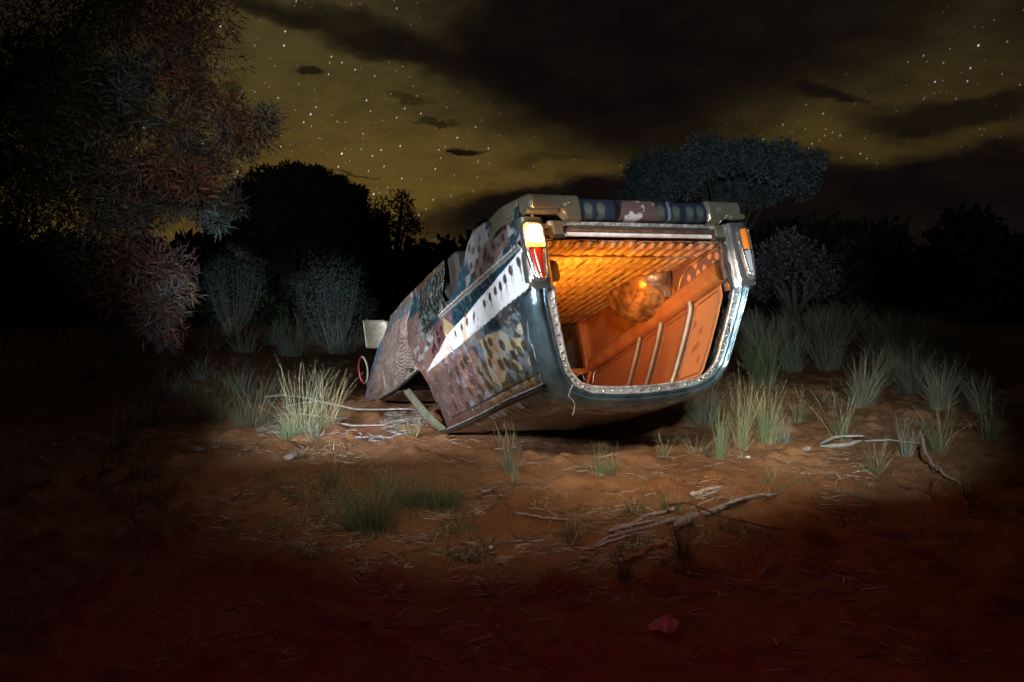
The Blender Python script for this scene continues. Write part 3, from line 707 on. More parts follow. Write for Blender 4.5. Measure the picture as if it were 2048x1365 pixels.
for s in (-1, 1):
    e = bumper_end(s)
    bx = -.60 if s < 0 else .66
    ring = [(bx+.020*math.cos(q), -.14+.020*math.sin(q), -.093) for q in np.linspace(0, 2*PI, 17)]
    vtube('bolt', ring, .0035, M['dullchrome'], e, seg=6); vtube('bolt_head', [(bx, -.14, -.09), (bx, -.14, -.098), (bx, -.14, -.100)], [.009, .008, .001], M['dullchrome'], e)
# lower lip scoops on the ends
vbox('bumper_scoop', (-.90, -.66), (-.115, -.075), (-.085, -.03), M['dullchrome'], bump, bevel=.014)
vbox('bumper_scoop', (.76, .90), (-.115, -.075), (-.085, -.03), M['dullchrome'], bump, bevel=.014)
# channel with hinge tube behind the bumper
vbox('tail_channel', (-.72, .73), (-.045, -.012), (-.02, .05), M['silver'])
vbox('tail_channel_lip', (-.60, .60), (.010, .030), (-.030, .04), M['rust'])
vtube('hinge_tube', [(x, -.002, -.030) for x in np.linspace(-.585, .585, 20)], .011, M['chrome'])
vtube('hinge_tube', [(x, .044, -.010) for x in np.linspace(-.60, .60, 20)], .015, M['whitemetal'])
for s in (-1, 1):
    vbox('hinge_bracket', (s*.665-.04, s*.665+.035), (-.035, .060), (-.045, .03), M['dullchrome'])
    vbox('hinge_plate', (s*.665-.05, s*.665+.045), (.040, .085), (-.038, -.030), M['dark'])
# wire snagged in the lower corner
import math as _m
wp = [(-.47, .98, .28), (-.50, .93, .26), (-.565, .97, .25), (-.615, 1.04, .23), (-.64, 1.09, .235), (-.60, 1.12, .25), (-.60, 1.15, .24), (-.63, 1.20, .22), (-.645, 1.22, .22)]
vtube('loose_wire', wp, .0022, M['wire'], seg=5); vtube('loose_wire', [(-.63, 1.05, .22), (-.60, 1.02, .22), (-.56, 1.03, .23), (-.53, 1.00, .24)], .0018, M['wire'], seg=5)
vtube('loose_wire', [(-.40, 1.0, .30), (-.385, .95, .30), (-.36, .91, .30)], .0016, M['wire'], seg=5)

# cargo bay: floor pan overhead
fu = np.linspace(-.735, .735, 110); fw = np.linspace(.06, 2.25, 120); FU, FW = np.meshgrid(fu, fw, indexing='ij')
FV = .055 + .006*(FW > .34) + (fbm(FU*5, FW*5, 95, 3)-.5)*.012
edge = fbm(FU*7, FW*3, 97, 4)
CF = np.zeros(FU.shape+(4,)); CF[..., :3] = (.40, .27, .18); CF[..., 3] = .2
pk = fbm(FU*4+3, FW*2.2, 101, 4); put(CF, pk > .52, (.50, .33, .27), .7)
put(CF, (FW > .34) & (fbm(FU*9, FW*2.5, 103, 4) > .56), (.32, .16, .09), .7)
hole = (fbm(FU*16, FW*9, 105, 4)+.03+.13*sstep(.9, 2.0, FW)+.10*sstep(.35, .6, FU) > .68); put(CF, hole, (.035, .02, .012), .95)
sp_ = vnoise(FU*48, FW*30, 107) > .88; put(CF, sp_, (.03, .02, .015), .8)
M['floorpaint'] = mat('dusty_ribbed_floor', (1, 1, 1), .52, .5, attr='metal', bump=.004, bscale=55)
cf = vgrid('cargo_floor', np.stack([FU, FV, FW], -1), M['floorpaint'], col=CF.reshape(-1, 4), solid=.004, label='dusty ribbed cargo floor, now overhead')
rib_me = {}
for (w0, w1, hgt) in ((.075, .325, .022), (.365, 2.18, .015)):
    nl = 8 if w1 < 1 else 40
    prof = [(-.026, 0), (-.017, hgt), (.017, hgt), (.026, 0)]
    P = []
    for j in range(nl):
        ww = w0+(w1-w0)*j/(nl-1); e = .15 if j in (0, nl-1) else 1
        P.append([(OO[0]+a+ .0, OO[1]+b*e, ww) for a, b in prof])
    me = mesh_np('floor_rib', K(np.array(P).reshape(-1, 3)), grid_faces(nl, 4), M['floor'], True)
    for i in range(17):
        x = -.68+i*.085
        o = new_obj('floor_rib', me, cf); o.location = K(np.array((x, .062, OO[2]))) - K(np.array((OO[0], OO[1], OO[2])))
        o.rotation_euler = (random.uniform(-.004, .004), random.uniform(-.10, .10), random.uniform(-.006, .006))
vbox('floor_seam', (-.73, .72), (.055, .078), (.335, .352), M['floor'], cf)
# underside pan
vbox('underbody', (-.86, .86), (-.02, .030), (.06, 2.30), M['rust'])
vbox('underbody', (-.86, .86), (-.12, -.07), (2.34, 3.60), M['dark'])
for s in (-1, 1): vbox('chassis_rail', (s*.42-.04, s*.42+.04), (-.16, -.03), (.2, 3.9), M['rust'])
vtube('spring_hanger', [(-.62, -.02, .40), (-.62, -.30, .36), (-.60, -.36, .35)], .012, M['silver'])
vtube('brake_pipe', [(-.63, -.30, .36), (-.50, -.36, .5), (-.56, -.30, .9), (-.6, -.28, 1.3)], .008, M['dark'])

# inner walls
def uin(v): return np.interp(v, [0, .45, .60, .80, .95, 1.05], [.715, .705, .672, .615, .565, .50])
def inwall(s, v0, v1, w0, w1, off, m, name='inner_panel', parent=van, rake0=False, n=30, thick=.006, label=None, dots=None, vw=None):
    vs_ = np.linspace(0, 1, n); ws_ = np.linspace(0, 1, n)
    W_, T_ = np.meshgrid(ws_, vs_, indexing='ij')
    wv = lambda a, v_: a
    Wx = w0+(w1-w0)*W_
    a0 = v0(Wx) if callable(v0) else v0; a1 = v1(Wx) if callable(v1) else v1
    V_ = a0+(a1-a0)*T_
    if rake0: Wx = Wx+rake(V_)*(1-W_)
    P = np.stack([s*(uin(V_)-off), V_, Wx], -1)
    col = None
    if dots:
        col = np.zeros(P.shape[:2]+(4,)); col[..., :3] = dots[0]; col[..., 3] = .2
        for (a, b) in dots[2]: put(col, ((Wx-a)/.022)**2+((V_-b)/(.030))**2 < 1, dots[1], .9)
        col = col.reshape(-1, 4)
    return vgrid(name, P, m, parent=parent, solid=thick, label=label, col=col)
M['innerdots'] = mat('spotted_inner_panel', (1, 1, 1), .42, .2, attr='metal')
for s in (1, -1):
    w_in = inwall(s, .05, lambda w: .34+.12*w/2+0*w, .06, 2.15, -.02, M['innerdark'], n=40, label='dark upper lining panel behind the wheel arch')
    railv = lambda w: .195+.125*w; railb = lambda w: .335+.115*w
    # boxed rail
    rl = []
    for w_ in np.linspace(.07, 2.05, 50):
        a, b = railv(w_), railb(w_)
        rl.append([(s*(float(uin(a))+.01), a-.012, w_), (s*(float(uin(a))-.045), a, w_), (s*(float(uin(a))-.060), a+.02, w_), (s*(float(uin(b))-.060), b-.03, w_), (s*(float(uin(b))-.045), b, w_), (s*(float(uin(b))+.01), b+.012, w_)])
    vgrid('body_rail', np.array(rl), M['innerpaint'])
    # lower lining divided by upright ribs
    bounds = [.08, .48, .89, 1.20, 2.02]
    if s > 0:
        rngd = random.Random(3)
        for i in range(4):
            a, b = bounds[i]+.03, bounds[i+1]-.03
            nd = [3, 0, 2, 8, 0][4-i] if False else (7, 1, 9, 0)[i]
            dl = [(rngd.uniform(a+.03, b-.03)+.08, rngd.uniform(.56, .92)) for _ in range(nd)]
            o = inwall(s, lambda w: railb(w)+.03, 1.0, a, b, .004, M['innerdots'], n=44, dots=((.24, .075, .016) if i else (.36, .13, .035), (.22, .055, .02), dl))
            # shear the panels so that their edges run with the tail's rake
            ed = [(a+.03, float(railb(a))+.055), (b-.03, float(railb(b))+.055), (b-.03, .97), (a+.03, .97), (a+.03, float(railb(a))+.055)]
            pth = []
            for (p0, p1) in zip(ed[:-1], ed[1:]):
                for q in np.linspace(0, 1, 9)[:-1]:
                    ww_ = p0[0]+(p1[0]-p0[0])*q; v_ = p0[1]+(p1[1]-p0[1])*q; pth.append((s*(float(uin(v_))-.008), v_, ww_+.40*max(0, v_-.45)))
            vtube('panel_bead', pth+[pth[0]], .0055, M['innerdark'], seg=6)
            me = o.data; co = np.empty(len(me.vertices)*3, np.float32); me.vertices.foreach_get('co', co); co = co.reshape(-1, 3)
            vv_ = OO[1]-co[:, 2]; co[:, 1] += (.40*np.maximum(0, vv_-.45)).astype(np.float32); me.vertices.foreach_set('co', co.ravel())
        for i, wr in enumerate(bounds):
            if i == 0: continue
            path = [(s*(float(uin(v_))-.022), v_, wr+.40*max(0, v_-.45)) for v_ in np.linspace(float(railb(wr)), 1.03, 16)]
            vtube('inner_rib', path, .024, M['rib'] if i < 4 else M['innerpaint'], seg=10)
            vtube('rib_shadow_gap', [(a+.004, b, c+.032) for a, b, c in path], .008, M['rub'], van.children[-1] if False else van, seg=6)  # black tube standing in for the shaded gap beside the rib
    vgrid('inner_skin', np.array([[(s*(float(uin(v_))+.014), v_, w_+.40*max(0., v_-.40)) for v_ in np.linspace(.04, 1.05, 20)] for w_ in np.linspace(.12, 2.2, 20)]) + np.zeros(3), M['innerpaint'])
    # wheel tub: quarter dome out of the wall
    P = []
    for th in np.linspace(0, PI, 30):
        row = []
        for ph in np.linspace(0, PI/2, 14):
            r = math.sin(ph) ** .8 if ph > 0 else 0
            row.append((s*(.715-.30*math.cos(ph)**.8), .06+.33*math.sin(th)*max(r, .0), 1.03-.37*math.cos(th)*r))
        P.append(row)
    P = np.array(P); P[..., 0] += s*(fbm(P[..., 2]*7, P[..., 1]*7, 62, 3)-.5)*.06; P[..., 1] += (fbm(P[..., 2]*6+9, P[..., 0]*6, 63, 3)-.5)*.04
    tubo = vgrid('wheel_tub', P, M['tub'], solid=.004, label='rounded wheel tub bulging from the side wall')
    for ph in (.62, 1.05):
        r = math.sin(ph)**.8
        vtube('tub_seam', [(s*(.715-.30*math.cos(ph)**.8-.003), .06+.33*math.sin(th)*r, 1.03-.37*math.cos(th)*r) for th in np.linspace(.1, PI-.1, 20)], .004, M['tub'], tubo, seg=6)
    if s > 0:
        # side recess framed by a bead, with pale drops
        dl = [(.10, .15), (.18, .12), (.15, .20), (.26, .19), (.34, .20), (.24, .26), (.33, .28), (.42, .27), (.36, .13), (.46, .20), (.12, .25)]
        inwall(s, .085, lambda w: railv(w)-.02, .07, .66, -.004, M['innerdots'], n=60, dots=((.11, .042, .02), (.42, .17, .06), dl))
        bead = [(.64, .30), (.55, .17), (.42, .115), (.20, .10), (.06, .10)]
        vtube('bead', [(float(uin(b))-.006, b, a) for a, b in bead], .009, M['tub'], seg=6)
        for wt in (.66, .80, .93, 1.06, 1.20):
            vbox('tab', (.60, .66), (float(railv(wt))-.045, float(railv(wt))+.01), (wt-.008, wt+.008), M['rib'])
# front bulkhead: frame with an open top part, cab beyond
for s in (1, -1): vbox('bulkhead_post', (s*.70-.05, s*.70+.05) if s > 0 else (-.75, -.65), (.05, 1.0), (2.12, 2.18), M['innerpaint'])
vbox('bulkhead_rail', (-.72, .72), (.53, .585), (2.10, 2.15), M['innerpaint'])
# seat backs, steering wheel and dash in the dark cab
for k, x in enumerate((-.36, .36)):
    P = []
    for a in np.linspace(0, 1, 12):
        z = .08+.62*a; th = .09+.03*math.sin(PI*a)
        P.append([(x+.25*math.cos(q), z, 2.55-.25*a+th*math.sin(q)) for q in np.linspace(0, 2*PI, 25)])
    vgrid('seat_back', np.array(P), M['dark'])
vtube('steering_wheel', [(-.36+.19*math.cos(q), .40+.19*math.sin(q)*.9, 3.05+.07*math.sin(q)) for q in np.linspace(0, 2*PI, 33)], .012, M['rub'])
vbox('dashboard', (-.80, .80), (.02, .36), (3.18, 3.50), M['dark'], bevel=.03)

# screen pillar hanging from the belt line down to the roof, made of ridged strips
def pil(s, mm):
    a = np.array((s*.84, .43, 3.13)); b = np.array((s*.75, .955, 2.46)); o = None
    for j, (off, r) in enumerate(((-.066, .017), (-.030, .011), (-.004, .017), (.028, .010), (.052, .017), (.078, .008))):
        path = []
        for q in np.linspace(0, 1, 14):
            c = a+(b-a)*q; c = c + np.array((s*.012*math.sin(PI*q)-s*abs(off)*.25, .012*math.sin(PI*q), off)); path.append(tuple(c))
        o = vtube('screen_pillar', path, r, mm, seg=8) if j == 0 else vtube('pillar_strip', path, r, mm, o0, seg=8)
        if j == 0: o0 = o
pil(-1, M['door_strip']); pil(1, M['door_strip'])
# bonnet and nose, crushed into the sand, seen from its painted side only at the edge
P = []
for w_ in np.linspace(3.10, 4.56, 40):
    vb = float(np.interp(w_, hi_w, hi_v)); row = []
    for q in np.linspace(-1, 1, 40):
        row.append((q*float(U(.4, w_))*.985, vb+.012+.045*(1-q*q)*sstep(3.1, 3.4, w_), w_+.05*(1-q*q)))
    P.append(row)
P = np.array(P); P[..., 1] += (fbm(P[..., 0]*4, P[..., 2]*4, 44, 3)-.5)*.03
CB = np.zeros(P.shape[:2]+(4,)); CB[..., :3] = (.10, .07, .05); CB[..., 3] = .5
vgrid('bonnet', P, M['paint'], col=CB.reshape(-1, 4), solid=.003)
vbox('cowl', (-.83, .83), (.30, .43), (3.05, 3.16), M['dark'], bevel=.02)
# front face: cream apron standing up, headlamp rim
P = []
for a in np.linspace(0, 1, 12):
    row = []
    for b in np.linspace(0, 1, 14):
        u_ = -.80+.30*b+.05*a*(1-b)*0; v_ = -.70+.34*a+.015*b*(1-a)-.0*b; w_ = 4.50+.05*math.sin(PI*b)+.04*a
        if a < .2: v_ += .02*(1-a/.2)*(b < .08 or b > .92)
        row.append((u_-.02*(1-a), v_, w_))
    P.append(row)
vgrid('front_apron', np.array(P), M['cream'], solid=.006, label='cream front apron sticking up past the wing')
for s in (-1, 1):
    hr = [(s*.86+(-.055*math.cos(q)) , -.07+.155*math.sin(q), 4.42+.10*math.cos(q)*0) for q in np.linspace(0, 2*PI, 33)]
    hrp = vtube('headlamp_rim', [(a-.03, b, c) for a, b, c in hr], .012, M['redrim'], seg=8)
    hr2 = vtube('rim_edge', [(a-.045, b*1.0, c-.02) for a, b, c in hr[9:25]] if s < 0 else hr[9:25], .010, M['cream'], hrp, seg=8)
vbox('front_panel', (-.80, .80), (-.10, .26), (4.36, 4.42), M['dark'])
# wheel housings
for (wc, s) in ((1.22, -1), (1.22, 1)):
    P = []
    for th in np.linspace(-.15, PI*.98, 26):
        P.append([(s*x, .10-.0+(.02)-.36+ .0 + (.30*math.sin(th)) , wc-.36*math.cos(th)) for x in np.linspace(.50, .90, 8)])
    P = np.array(P); P[..., 1] += .05
    vgrid('wheel_housing', P, M['dark'], solid=.004)
vbox('housing_cheek', (-.87, -.72), (-.34, .0), (1.30, 1.50), M['dark'], bevel=.03)

spot('lamp_in_cargo_bay', tuple(wpt(-.50, .72, .42)), tuple(wpt(.02, .05, .75)), 105, 105, .8, (1., .40, .035), .08)
point('lamp_in_cargo_bay_rear', tuple(wpt(-.54, .40, .38)), 8, (1., .38, .035), .07)
point('red_lamp_in_cargo_bay', tuple(wpt(-.35, .80, 1.1)), 7, (1., .16, .01), .08)
point('bulb_in_tail_lamp', tuple(wpt(-.86, .08, -.16)), 3.5, (1., .42, .06), .02)
#__VEG__
# ================================================================== VEGETATION
GCOL = {'green': ((.10, .17, .085), (.20, .27, .14)), 'pale': ((.20, .24, .15), (.42, .44, .30)), 'blue': ((.12, .16, .14), (.24, .29, .25)),
        'grey': ((.16, .165, .13), (.30, .30, .24)), 'straw': ((.34, .26, .13), (.55, .46, .28)), 'olive': ((.085, .125, .06), (.17, .20, .10)),
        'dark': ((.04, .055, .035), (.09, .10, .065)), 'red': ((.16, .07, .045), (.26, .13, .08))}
def blades(n, h, spread, base_r, wid, kind, rng, lean=(0, 0), bend=.35, seg=4, hvar=.4, seed_heads=0., mixk=None, mixp=.15):
    """n tapered bent blades rising from one base -> (V, F, C)"""
    az = rng.uniform(0, 2*PI, n); tilt = np.abs(rng.normal(0, spread, n)); H = h*(1-hvar*rng.random(n)**1.3)
    bx = base_r*np.sqrt(rng.random(n))*np.cos(az+rng.normal(0, .6, n)); by = base_r*np.sqrt(rng.random(n))*np.sin(az+rng.normal(0, .6, n))
    t_ = np.linspace(0, 1, seg+1)[None]
    th = tilt[:, None]*(1+bend*2*t_) + bend*.9*t_**2*rng.random(n)[:, None]
    dr = np.sin(th)*H[:, None]/seg; dz = np.cos(th)*H[:, None]/seg
    r = np.cumsum(dr, 1)-dr[:, :1]; z = np.cumsum(dz, 1)-dz[:, :1]-.01
    wob = (rng.normal(0, .015, (n, seg+1))*t_*h*2 + rng.normal(0, .16, (n, 1))*t_**2*h + .05*h*np.sin(t_*rng.uniform(2, 7, (n, 1)))*rng.normal(0, .7, (n, 1)))
    x = bx[:, None]+np.cos(az)[:, None]*r+lean[0]*z+wob*np.sin(az)[:, None]; y = by[:, None]+np.sin(az)[:, None]*r+lean[1]*z-wob*np.cos(az)[:, None]
    fa = rng.uniform(0, 2*PI, n)[:, None]; ww = wid*(.6+.8*rng.random(n))[:, None]*(1-.9*t_**1.6)
    if seed_heads:
        sh = (rng.random(n) < seed_heads)[:, None]; ww = np.where(sh & (t_ > .6), wid*1.7*(1.15-t_), ww)
    ox = np.cos(fa)*ww; oy = np.sin(fa)*ww
    V = np.stack([np.stack([x-ox, y-oy, z], -1), np.stack([x+ox, y+oy, z], -1)], 2).reshape(n, -1, 3)   # n, (seg+1)*2, 3
    k = np.arange(seg)*2; f = np.stack([k, k+1, k+3, k+2], -1)[None]+ (np.arange(n)*(seg+1)*2)[:, None, None]
    c0, c1 = GCOL[kind]; q = rng.random((n, 1, 1))
    C = np.array(c0)*(1-q)+np.array(c1)*q
    if mixk:
        m0, m1 = GCOL[mixk]; sel = rng.random(n) < mixp; C[sel] = (np.array(m0)*(1-q)+np.array(m1)*q)[sel]
    C = C*(.75+.25*np.repeat(t_, 2, 1).reshape(1, -1, 1)) if False else np.broadcast_to(C, (n, (seg+1)*2, 3)).copy()
    if seed_heads:
        c2 = np.array((.45, .40, .24)); mk = (sh & (t_ > .6)); mk = np.repeat(mk, 2, 1)[..., None]; C = np.where(mk, c2, C)
    C = np.concatenate([C, np.ones(C.shape[:2]+(1,))], -1)
    return V.reshape(-1, 3), f.reshape(-1, 4), C.reshape(-1, 4)
def join(parts):
    V = []; Fc = []; C = []; o = 0
    for a, b, c in parts: V.append(a); Fc.append(b+o); C.append(c); o += len(a)
    return np.concatenate(V), np.concatenate(Fc), np.concatenate(C)
def tuft(px, py, hpx, label, kind='green', n=90, spread=.28, wpx=None, group=None, lean=(0, 0), bend=.3, seeds=.1, mixk='straw', mixp=.15, cat='grass tussock', wid=.0028, name='grass_tussock', hvar=.45, extra=None, name_seed=None):
    P = gpt(px, py); sc = P.y/F; h = hpx*sc*1.28; base = (wpx*sc*.20 if wpx else h*.10)
    rng = np.random.default_rng(int(px*7+py*13))
    wd = max(wid*.42, P.y*.00021)
    g_ = [blades(int(n*1.15), h, spread, base, wd*1.25, kind, rng, lean, bend, seed_heads=seeds, mixk=mixk, mixp=mixp, hvar=.72)]
    g_.append(blades(int(n*.7), h*.5, spread*2.4, base*1.6, wd, kind, rng, lean, bend*1.8, mixk=mixk, mixp=mixp+.2, hvar=.7))
    g_.append(blades(int(n*.5), h*.35, 1.25, base*2.2, wd*.8, 'straw', rng, bend=.5, mixk='dark', mixp=.5, hvar=.8))
    g_.append(blades(max(4, n//14), h*1.12, spread*.9, base, wd*.9, kind, rng, lean, bend*.6, mixk='straw', mixp=.6, seed_heads=.7, hvar=.25))
    if extra: g_ += extra(rng, h, base, wd)
    V, Fc, C = join(g_)
    o = new_obj(name, mesh_np(name, V, Fc, M['grass'], False, C)); o.location = P
    return tag(o, label, cat, group)

# --- tussocks near the van, each its own plant
T = tuft
T(600, 868, 118, 'bright pale tussock left of the van nose, behind the long grey branch', 'pale', 170, .42, 130, bend=.45, seeds=.25, mixk='green', wid=.0034)
T(655, 856, 108, 'bleached tussock with upright white blades beside the van nose', 'straw', 90, .34, 70, bend=.3, seeds=.2, mixk='pale', mixp=.5, wid=.0034)
T(575, 880, 52, 'low green tuft at the near foot of the bright pale tussock', 'green', 80, .5, 60)
T(630, 880, 45, 'short blue-green tuft right under the bright pale tussock', 'blue', 60, .5, 50)
T(500, 852, 100, 'dim wide tussock left of the bright pale one', 'grey', 130, .5, 120, mixk='olive')
T(430, 842, 88, 'dark feathery tussock second left of the bright pale one', 'olive', 120, .5, 120)
T(490, 705, 62, 'grey-green tussock in the back row left of the van', 'blue', 110, .42, 90, cat='grass tussock')
T(585, 712, 70, 'blue-grey rounded tussock in the back row behind the bright pale one', 'blue', 130, .42, 90)
T(680, 708, 66, 'faint bluish tussock closest to the van in the left back row', 'blue', 120, .42, 90)
T(420, 700, 50, 'small faint tussock at the left end of the back row', 'grey', 80, .42, 70)
T(1020, 950, 100, 'tussock with tall thin seed stalks in front of the van roof', 'green', 60, .24, 50, bend=.25, seeds=.5, mixk='blue', mixp=.4, hvar=.6)
T(1215, 948, 62, 'lone green tussock with drooping white-tipped seed heads, in front of the tail', 'green', 90, .50, 70, lean=(-.35, 0), seeds=.35, bend=.5, mixk='pale')
T(1190, 962, 42, 'small tuft against the left of the lone seed-headed tussock', 'green', 34, .35, 26)
T(1326, 915, 52, 'spiky little tussock with few long blades below the tail corner', 'green', 30, .40, 30, mixk='pale', mixp=.3)
T(1392, 912, 50, 'straggly tussock with dry curled leaves beside the dark stump', 'pale', 50, .55, 60, bend=.7, mixk='straw', mixp=.45)
T(1441, 918, 95, 'slim upright tussock standing just right of the dark stump', 'green', 70, .14, 26, bend=.15, seeds=.2, mixk='pale')
T(1483, 902, 135, 'tall tussock of yellow-tipped stalks, second from the dark stump', 'green', 80, .16, 32, bend=.16, seeds=.55, mixk='straw', mixp=.3)
T(1484, 916, 30, 'dry curled tuft at the foot of the yellow-tipped tussock', 'straw', 30, .7, 26, bend=1.0)
T(1533, 890, 112, 'dense green tussock with dark upper stalks, left of the forked grey log', 'green', 120, .17, 48, bend=.16, seeds=.3)
T(1566, 888, 60, 'small grey-green tussock leaning on the dense green one', 'blue', 50, .22, 34)
T(1597, 845, 62, 'small isolated tussock above the forked grey log', 'green', 44, .22, 30, seeds=.2)
T(1408, 850, 84, 'wide feathery grey bush of grass just under the tail corner', 'grey', 190, .48, 100, bend=.3, mixk='olive', seeds=.05)
T(1680, 882, 90, 'thin tall tussock with three yellow stalks behind the forked log', 'olive', 44, .22, 50, seeds=.45)
T(1542, 965, 42, 'little dark tuft on bare sand below the slim tussocks', 'green', 40, .3, 30)
T(1752, 945, 64, 'dim green tussock in front of the right end of the forked log', 'olive', 70, .3, 60)
T(1811, 915, 82, 'dim blue-green tussock right of the forked log', 'blue', 60, .2, 40)
T(1880, 905, 95, 'barely lit tussock near the right edge beside a leaning branch', 'olive', 60, .22, 50)
T(1935, 1010, 90, 'almost black tussock in front of the leaning branch on the right', 'olive', 60, .25, 60)
T(1980, 880, 90, 'last faint tussock toward the right edge of the picture', 'olive', 50, .25, 50)
# --- foreground tufts
T(765, 985, 70, 'bright green leafy tuft at the top of the big dark weed patch', 'green', 90, .60, 80, bend=.5, mixk='olive')
T(740, 1060, 105, 'big dark green bushy tussock in the left foreground', 'green', 560, .62, 190, bend=.5, mixk='olive', mixp=.6)
T(815, 1010, 70, 'spreading dark tussock in the middle of the weed patch', 'green', 460, .70, 170, bend=.6, mixk='olive', mixp=.6)
T(890, 1015, 62, 'right-hand dark tussock of the weed patch by a white wood chip', 'green', 420, .75, 150, bend=.6, mixk='olive', mixp=.6)
T(660, 975, 72, 'thin tussock with seed stalks on the sand left of the weed patch', 'olive', 60, .3, 50, seeds=.4)
T(1030, 965, 30, 'tiny grey tuft at the foot of the tall seed stalks', 'grey', 34, .5, 40)
T(1345, 1025, 52, 'low olive tuft between the white fallen branches', 'olive', 110, .6, 100)
T(1270, 1030, 46, 'low scrubby tuft above the split white branches', 'olive', 90, .6, 80)
T(1365, 1120, 82, 'dark upright tuft growing through the forked white branch', 'olive', 100, .3, 60)
T(1250, 1160, 60, 'dark tuft at the lower end of the orange-white branch', 'olive', 70, .4, 60)
T(1145, 1085, 60, 'faint tuft left of the split white branches', 'olive', 80, .5, 80)
T(1425, 1075, 34, 'small straw tuft under the thin brown branch', 'straw', 40, .5, 40)
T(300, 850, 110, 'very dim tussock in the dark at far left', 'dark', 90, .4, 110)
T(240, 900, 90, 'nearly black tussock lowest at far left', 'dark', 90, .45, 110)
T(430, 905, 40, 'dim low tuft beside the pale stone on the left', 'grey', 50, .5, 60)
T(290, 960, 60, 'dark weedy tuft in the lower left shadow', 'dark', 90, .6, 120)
T(1700, 1060, 40, 'dim twiggy tuft right of the forked white branch', 'olive', 50, .6, 60)
T(825, 875, 46, 'small green tuft under the roof edge of the van', 'green', 70, .4, 50)
# --- the field of tall pale grass right of the van
fr = random.Random(21)
G = 'tall pale grass clumps in the field right of the van'
fieldpts = [(1530, 770, 120, 'tall green-grey clump nearest the tail, first of the field on the right'), (1585, 745, 90, 'grey clump just right of the clump nearest the tail'), (1655, 740, 130, 'large leaning pale clump in the middle of the right field'),
            (1720, 815, 110, 'wide fan-shaped clump at the near edge of the right field'), (1690, 690, 80, None), (1760, 730, 95, None), (1820, 790, 105, None), (1795, 735, 110, None), (1850, 745, 90, None), (1620, 680, 70, None), (1560, 665, 60, None),
            (1510, 690, 70, None), (1730, 670, 66, None), (1880, 820, 95, None), (1500, 740, 70, None), (1920, 770, 90, None), (1660, 660, 50, None), (1600, 700, 75, None), (1840, 690, 66, None), (1780, 690, 70, None), (1960, 830, 80, None), (1545, 720, 80, None), (1900, 700, 60, None)]
ORD = ['first', 'second', 'third', 'fourth', 'fifth', 'sixth', 'seventh', 'eighth', 'ninth', 'tenth', 'eleventh', 'twelfth', 'thirteenth', 'fourteenth', 'fifteenth', 'sixteenth', 'seventeenth', 'eighteenth', 'nineteenth', 'twentieth']
rest = sorted(q[0] for q in fieldpts if q[3] is None)
for (x, y, h, lb) in fieldpts:
    T(x, y, h*.92, lb or 'pale grass clump in the field right of the van, %s from its left end' % ORD[rest.index(x)], fr.choice(('grey', 'grey', 'blue')) if y < 765 or x > 1560 else 'green', 210, .30, h*.55, group=G, lean=(fr.uniform(-.2, .2), 0), bend=.22, seeds=.15, mixk='pale', mixp=.2)
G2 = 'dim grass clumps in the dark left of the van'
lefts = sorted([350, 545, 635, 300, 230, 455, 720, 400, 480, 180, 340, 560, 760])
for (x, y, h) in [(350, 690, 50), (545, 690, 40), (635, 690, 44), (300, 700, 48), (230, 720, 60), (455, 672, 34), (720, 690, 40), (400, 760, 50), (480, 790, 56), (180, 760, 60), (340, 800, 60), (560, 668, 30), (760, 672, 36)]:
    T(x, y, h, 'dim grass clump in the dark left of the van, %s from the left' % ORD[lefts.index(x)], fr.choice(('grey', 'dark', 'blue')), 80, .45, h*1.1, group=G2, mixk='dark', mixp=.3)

# --- low twigs, chaff and dry stalks over the sand: nobody could count them
rng = np.random.default_rng(5)
def chaff(name, boxes, n, kinds, label, ln=(.02, .11), wid=.0016, up=.014):
    V = []; Cc = []
    for (x0, x1, y0, y1, wt) in boxes:
        k = int(n*wt); px = rng.uniform(x0, x1, k); py = rng.uniform(y0, y1, k)
        dens = fbm(px/90., py/45., 140, 3); keep = dens > .46; px, py = px[keep], py[keep]
        for a, b in zip(px, py):
            d = ray(a, b); s_ = -CAMZ/d.z; V.append((d.x*s_, d.y*s_))
    V = np.array(V); k = len(V); z = gz(V[:, 0], V[:, 1])
    an = rng.normal(0, .9, k); L = rng.uniform(ln[0], ln[1], k)*.5; w_ = wid*rng.uniform(.5, 1.8, k)
    cx = V[:, 0]; cy = V[:, 1]; dx = np.cos(an)*L; dy = np.sin(an)*L; nx = -np.sin(an)*w_; ny = np.cos(an)*w_
    zz = z+.006+up*rng.random(k)**2; dz = rng.normal(0, .25, k)*L*.6
    bow = rng.normal(0, .25, k)*L
    Q = np.stack([np.stack([cx-dx-nx, cy-dy-ny, zz-dz], -1), np.stack([cx-dx+nx, cy-dy+ny, zz-dz+w_], -1), np.stack([cx+nx-ny*bow/w_*.2, cy+ny, zz+w_*2], -1), np.stack([cx-nx, cy-ny, zz+.002], -1),
                  np.stack([cx+dx+nx*.5, cy+dy+ny*.5, zz+dz+w_], -1), np.stack([cx+dx-nx*.5, cy+dy-ny*.5, zz+dz], -1)], 1)
    i = np.arange(k)[:, None]*6; f = np.stack([i+np.array([0, 1, 2, 3]), i+np.array([3, 2, 4, 5])], 1).reshape(-1, 4)
    kc = np.array(kinds); q = rng.integers(0, len(kc), k); C = np.concatenate([kc[q]*(.6+.8*rng.random((k, 1))), np.ones((k, 1))], 1)
    o = new_obj(name, mesh_np(name, Q.reshape(-1, 3), f, M['grass'], False, np.repeat(C, 6, 0)))
    return tag(o, label, None, None, 'stuff')
chaff('twig_litter', [(430, 1750, 880, 1100, .5), (700, 1750, 980, 1200, .35), (250, 2000, 1000, 1360, .15)], 9000, [(.22, .14, .09), (.36, .27, .20), (.12, .06, .035), (.45, .38, .32)], 'fine twigs and dry stalks scattered on the red sand')
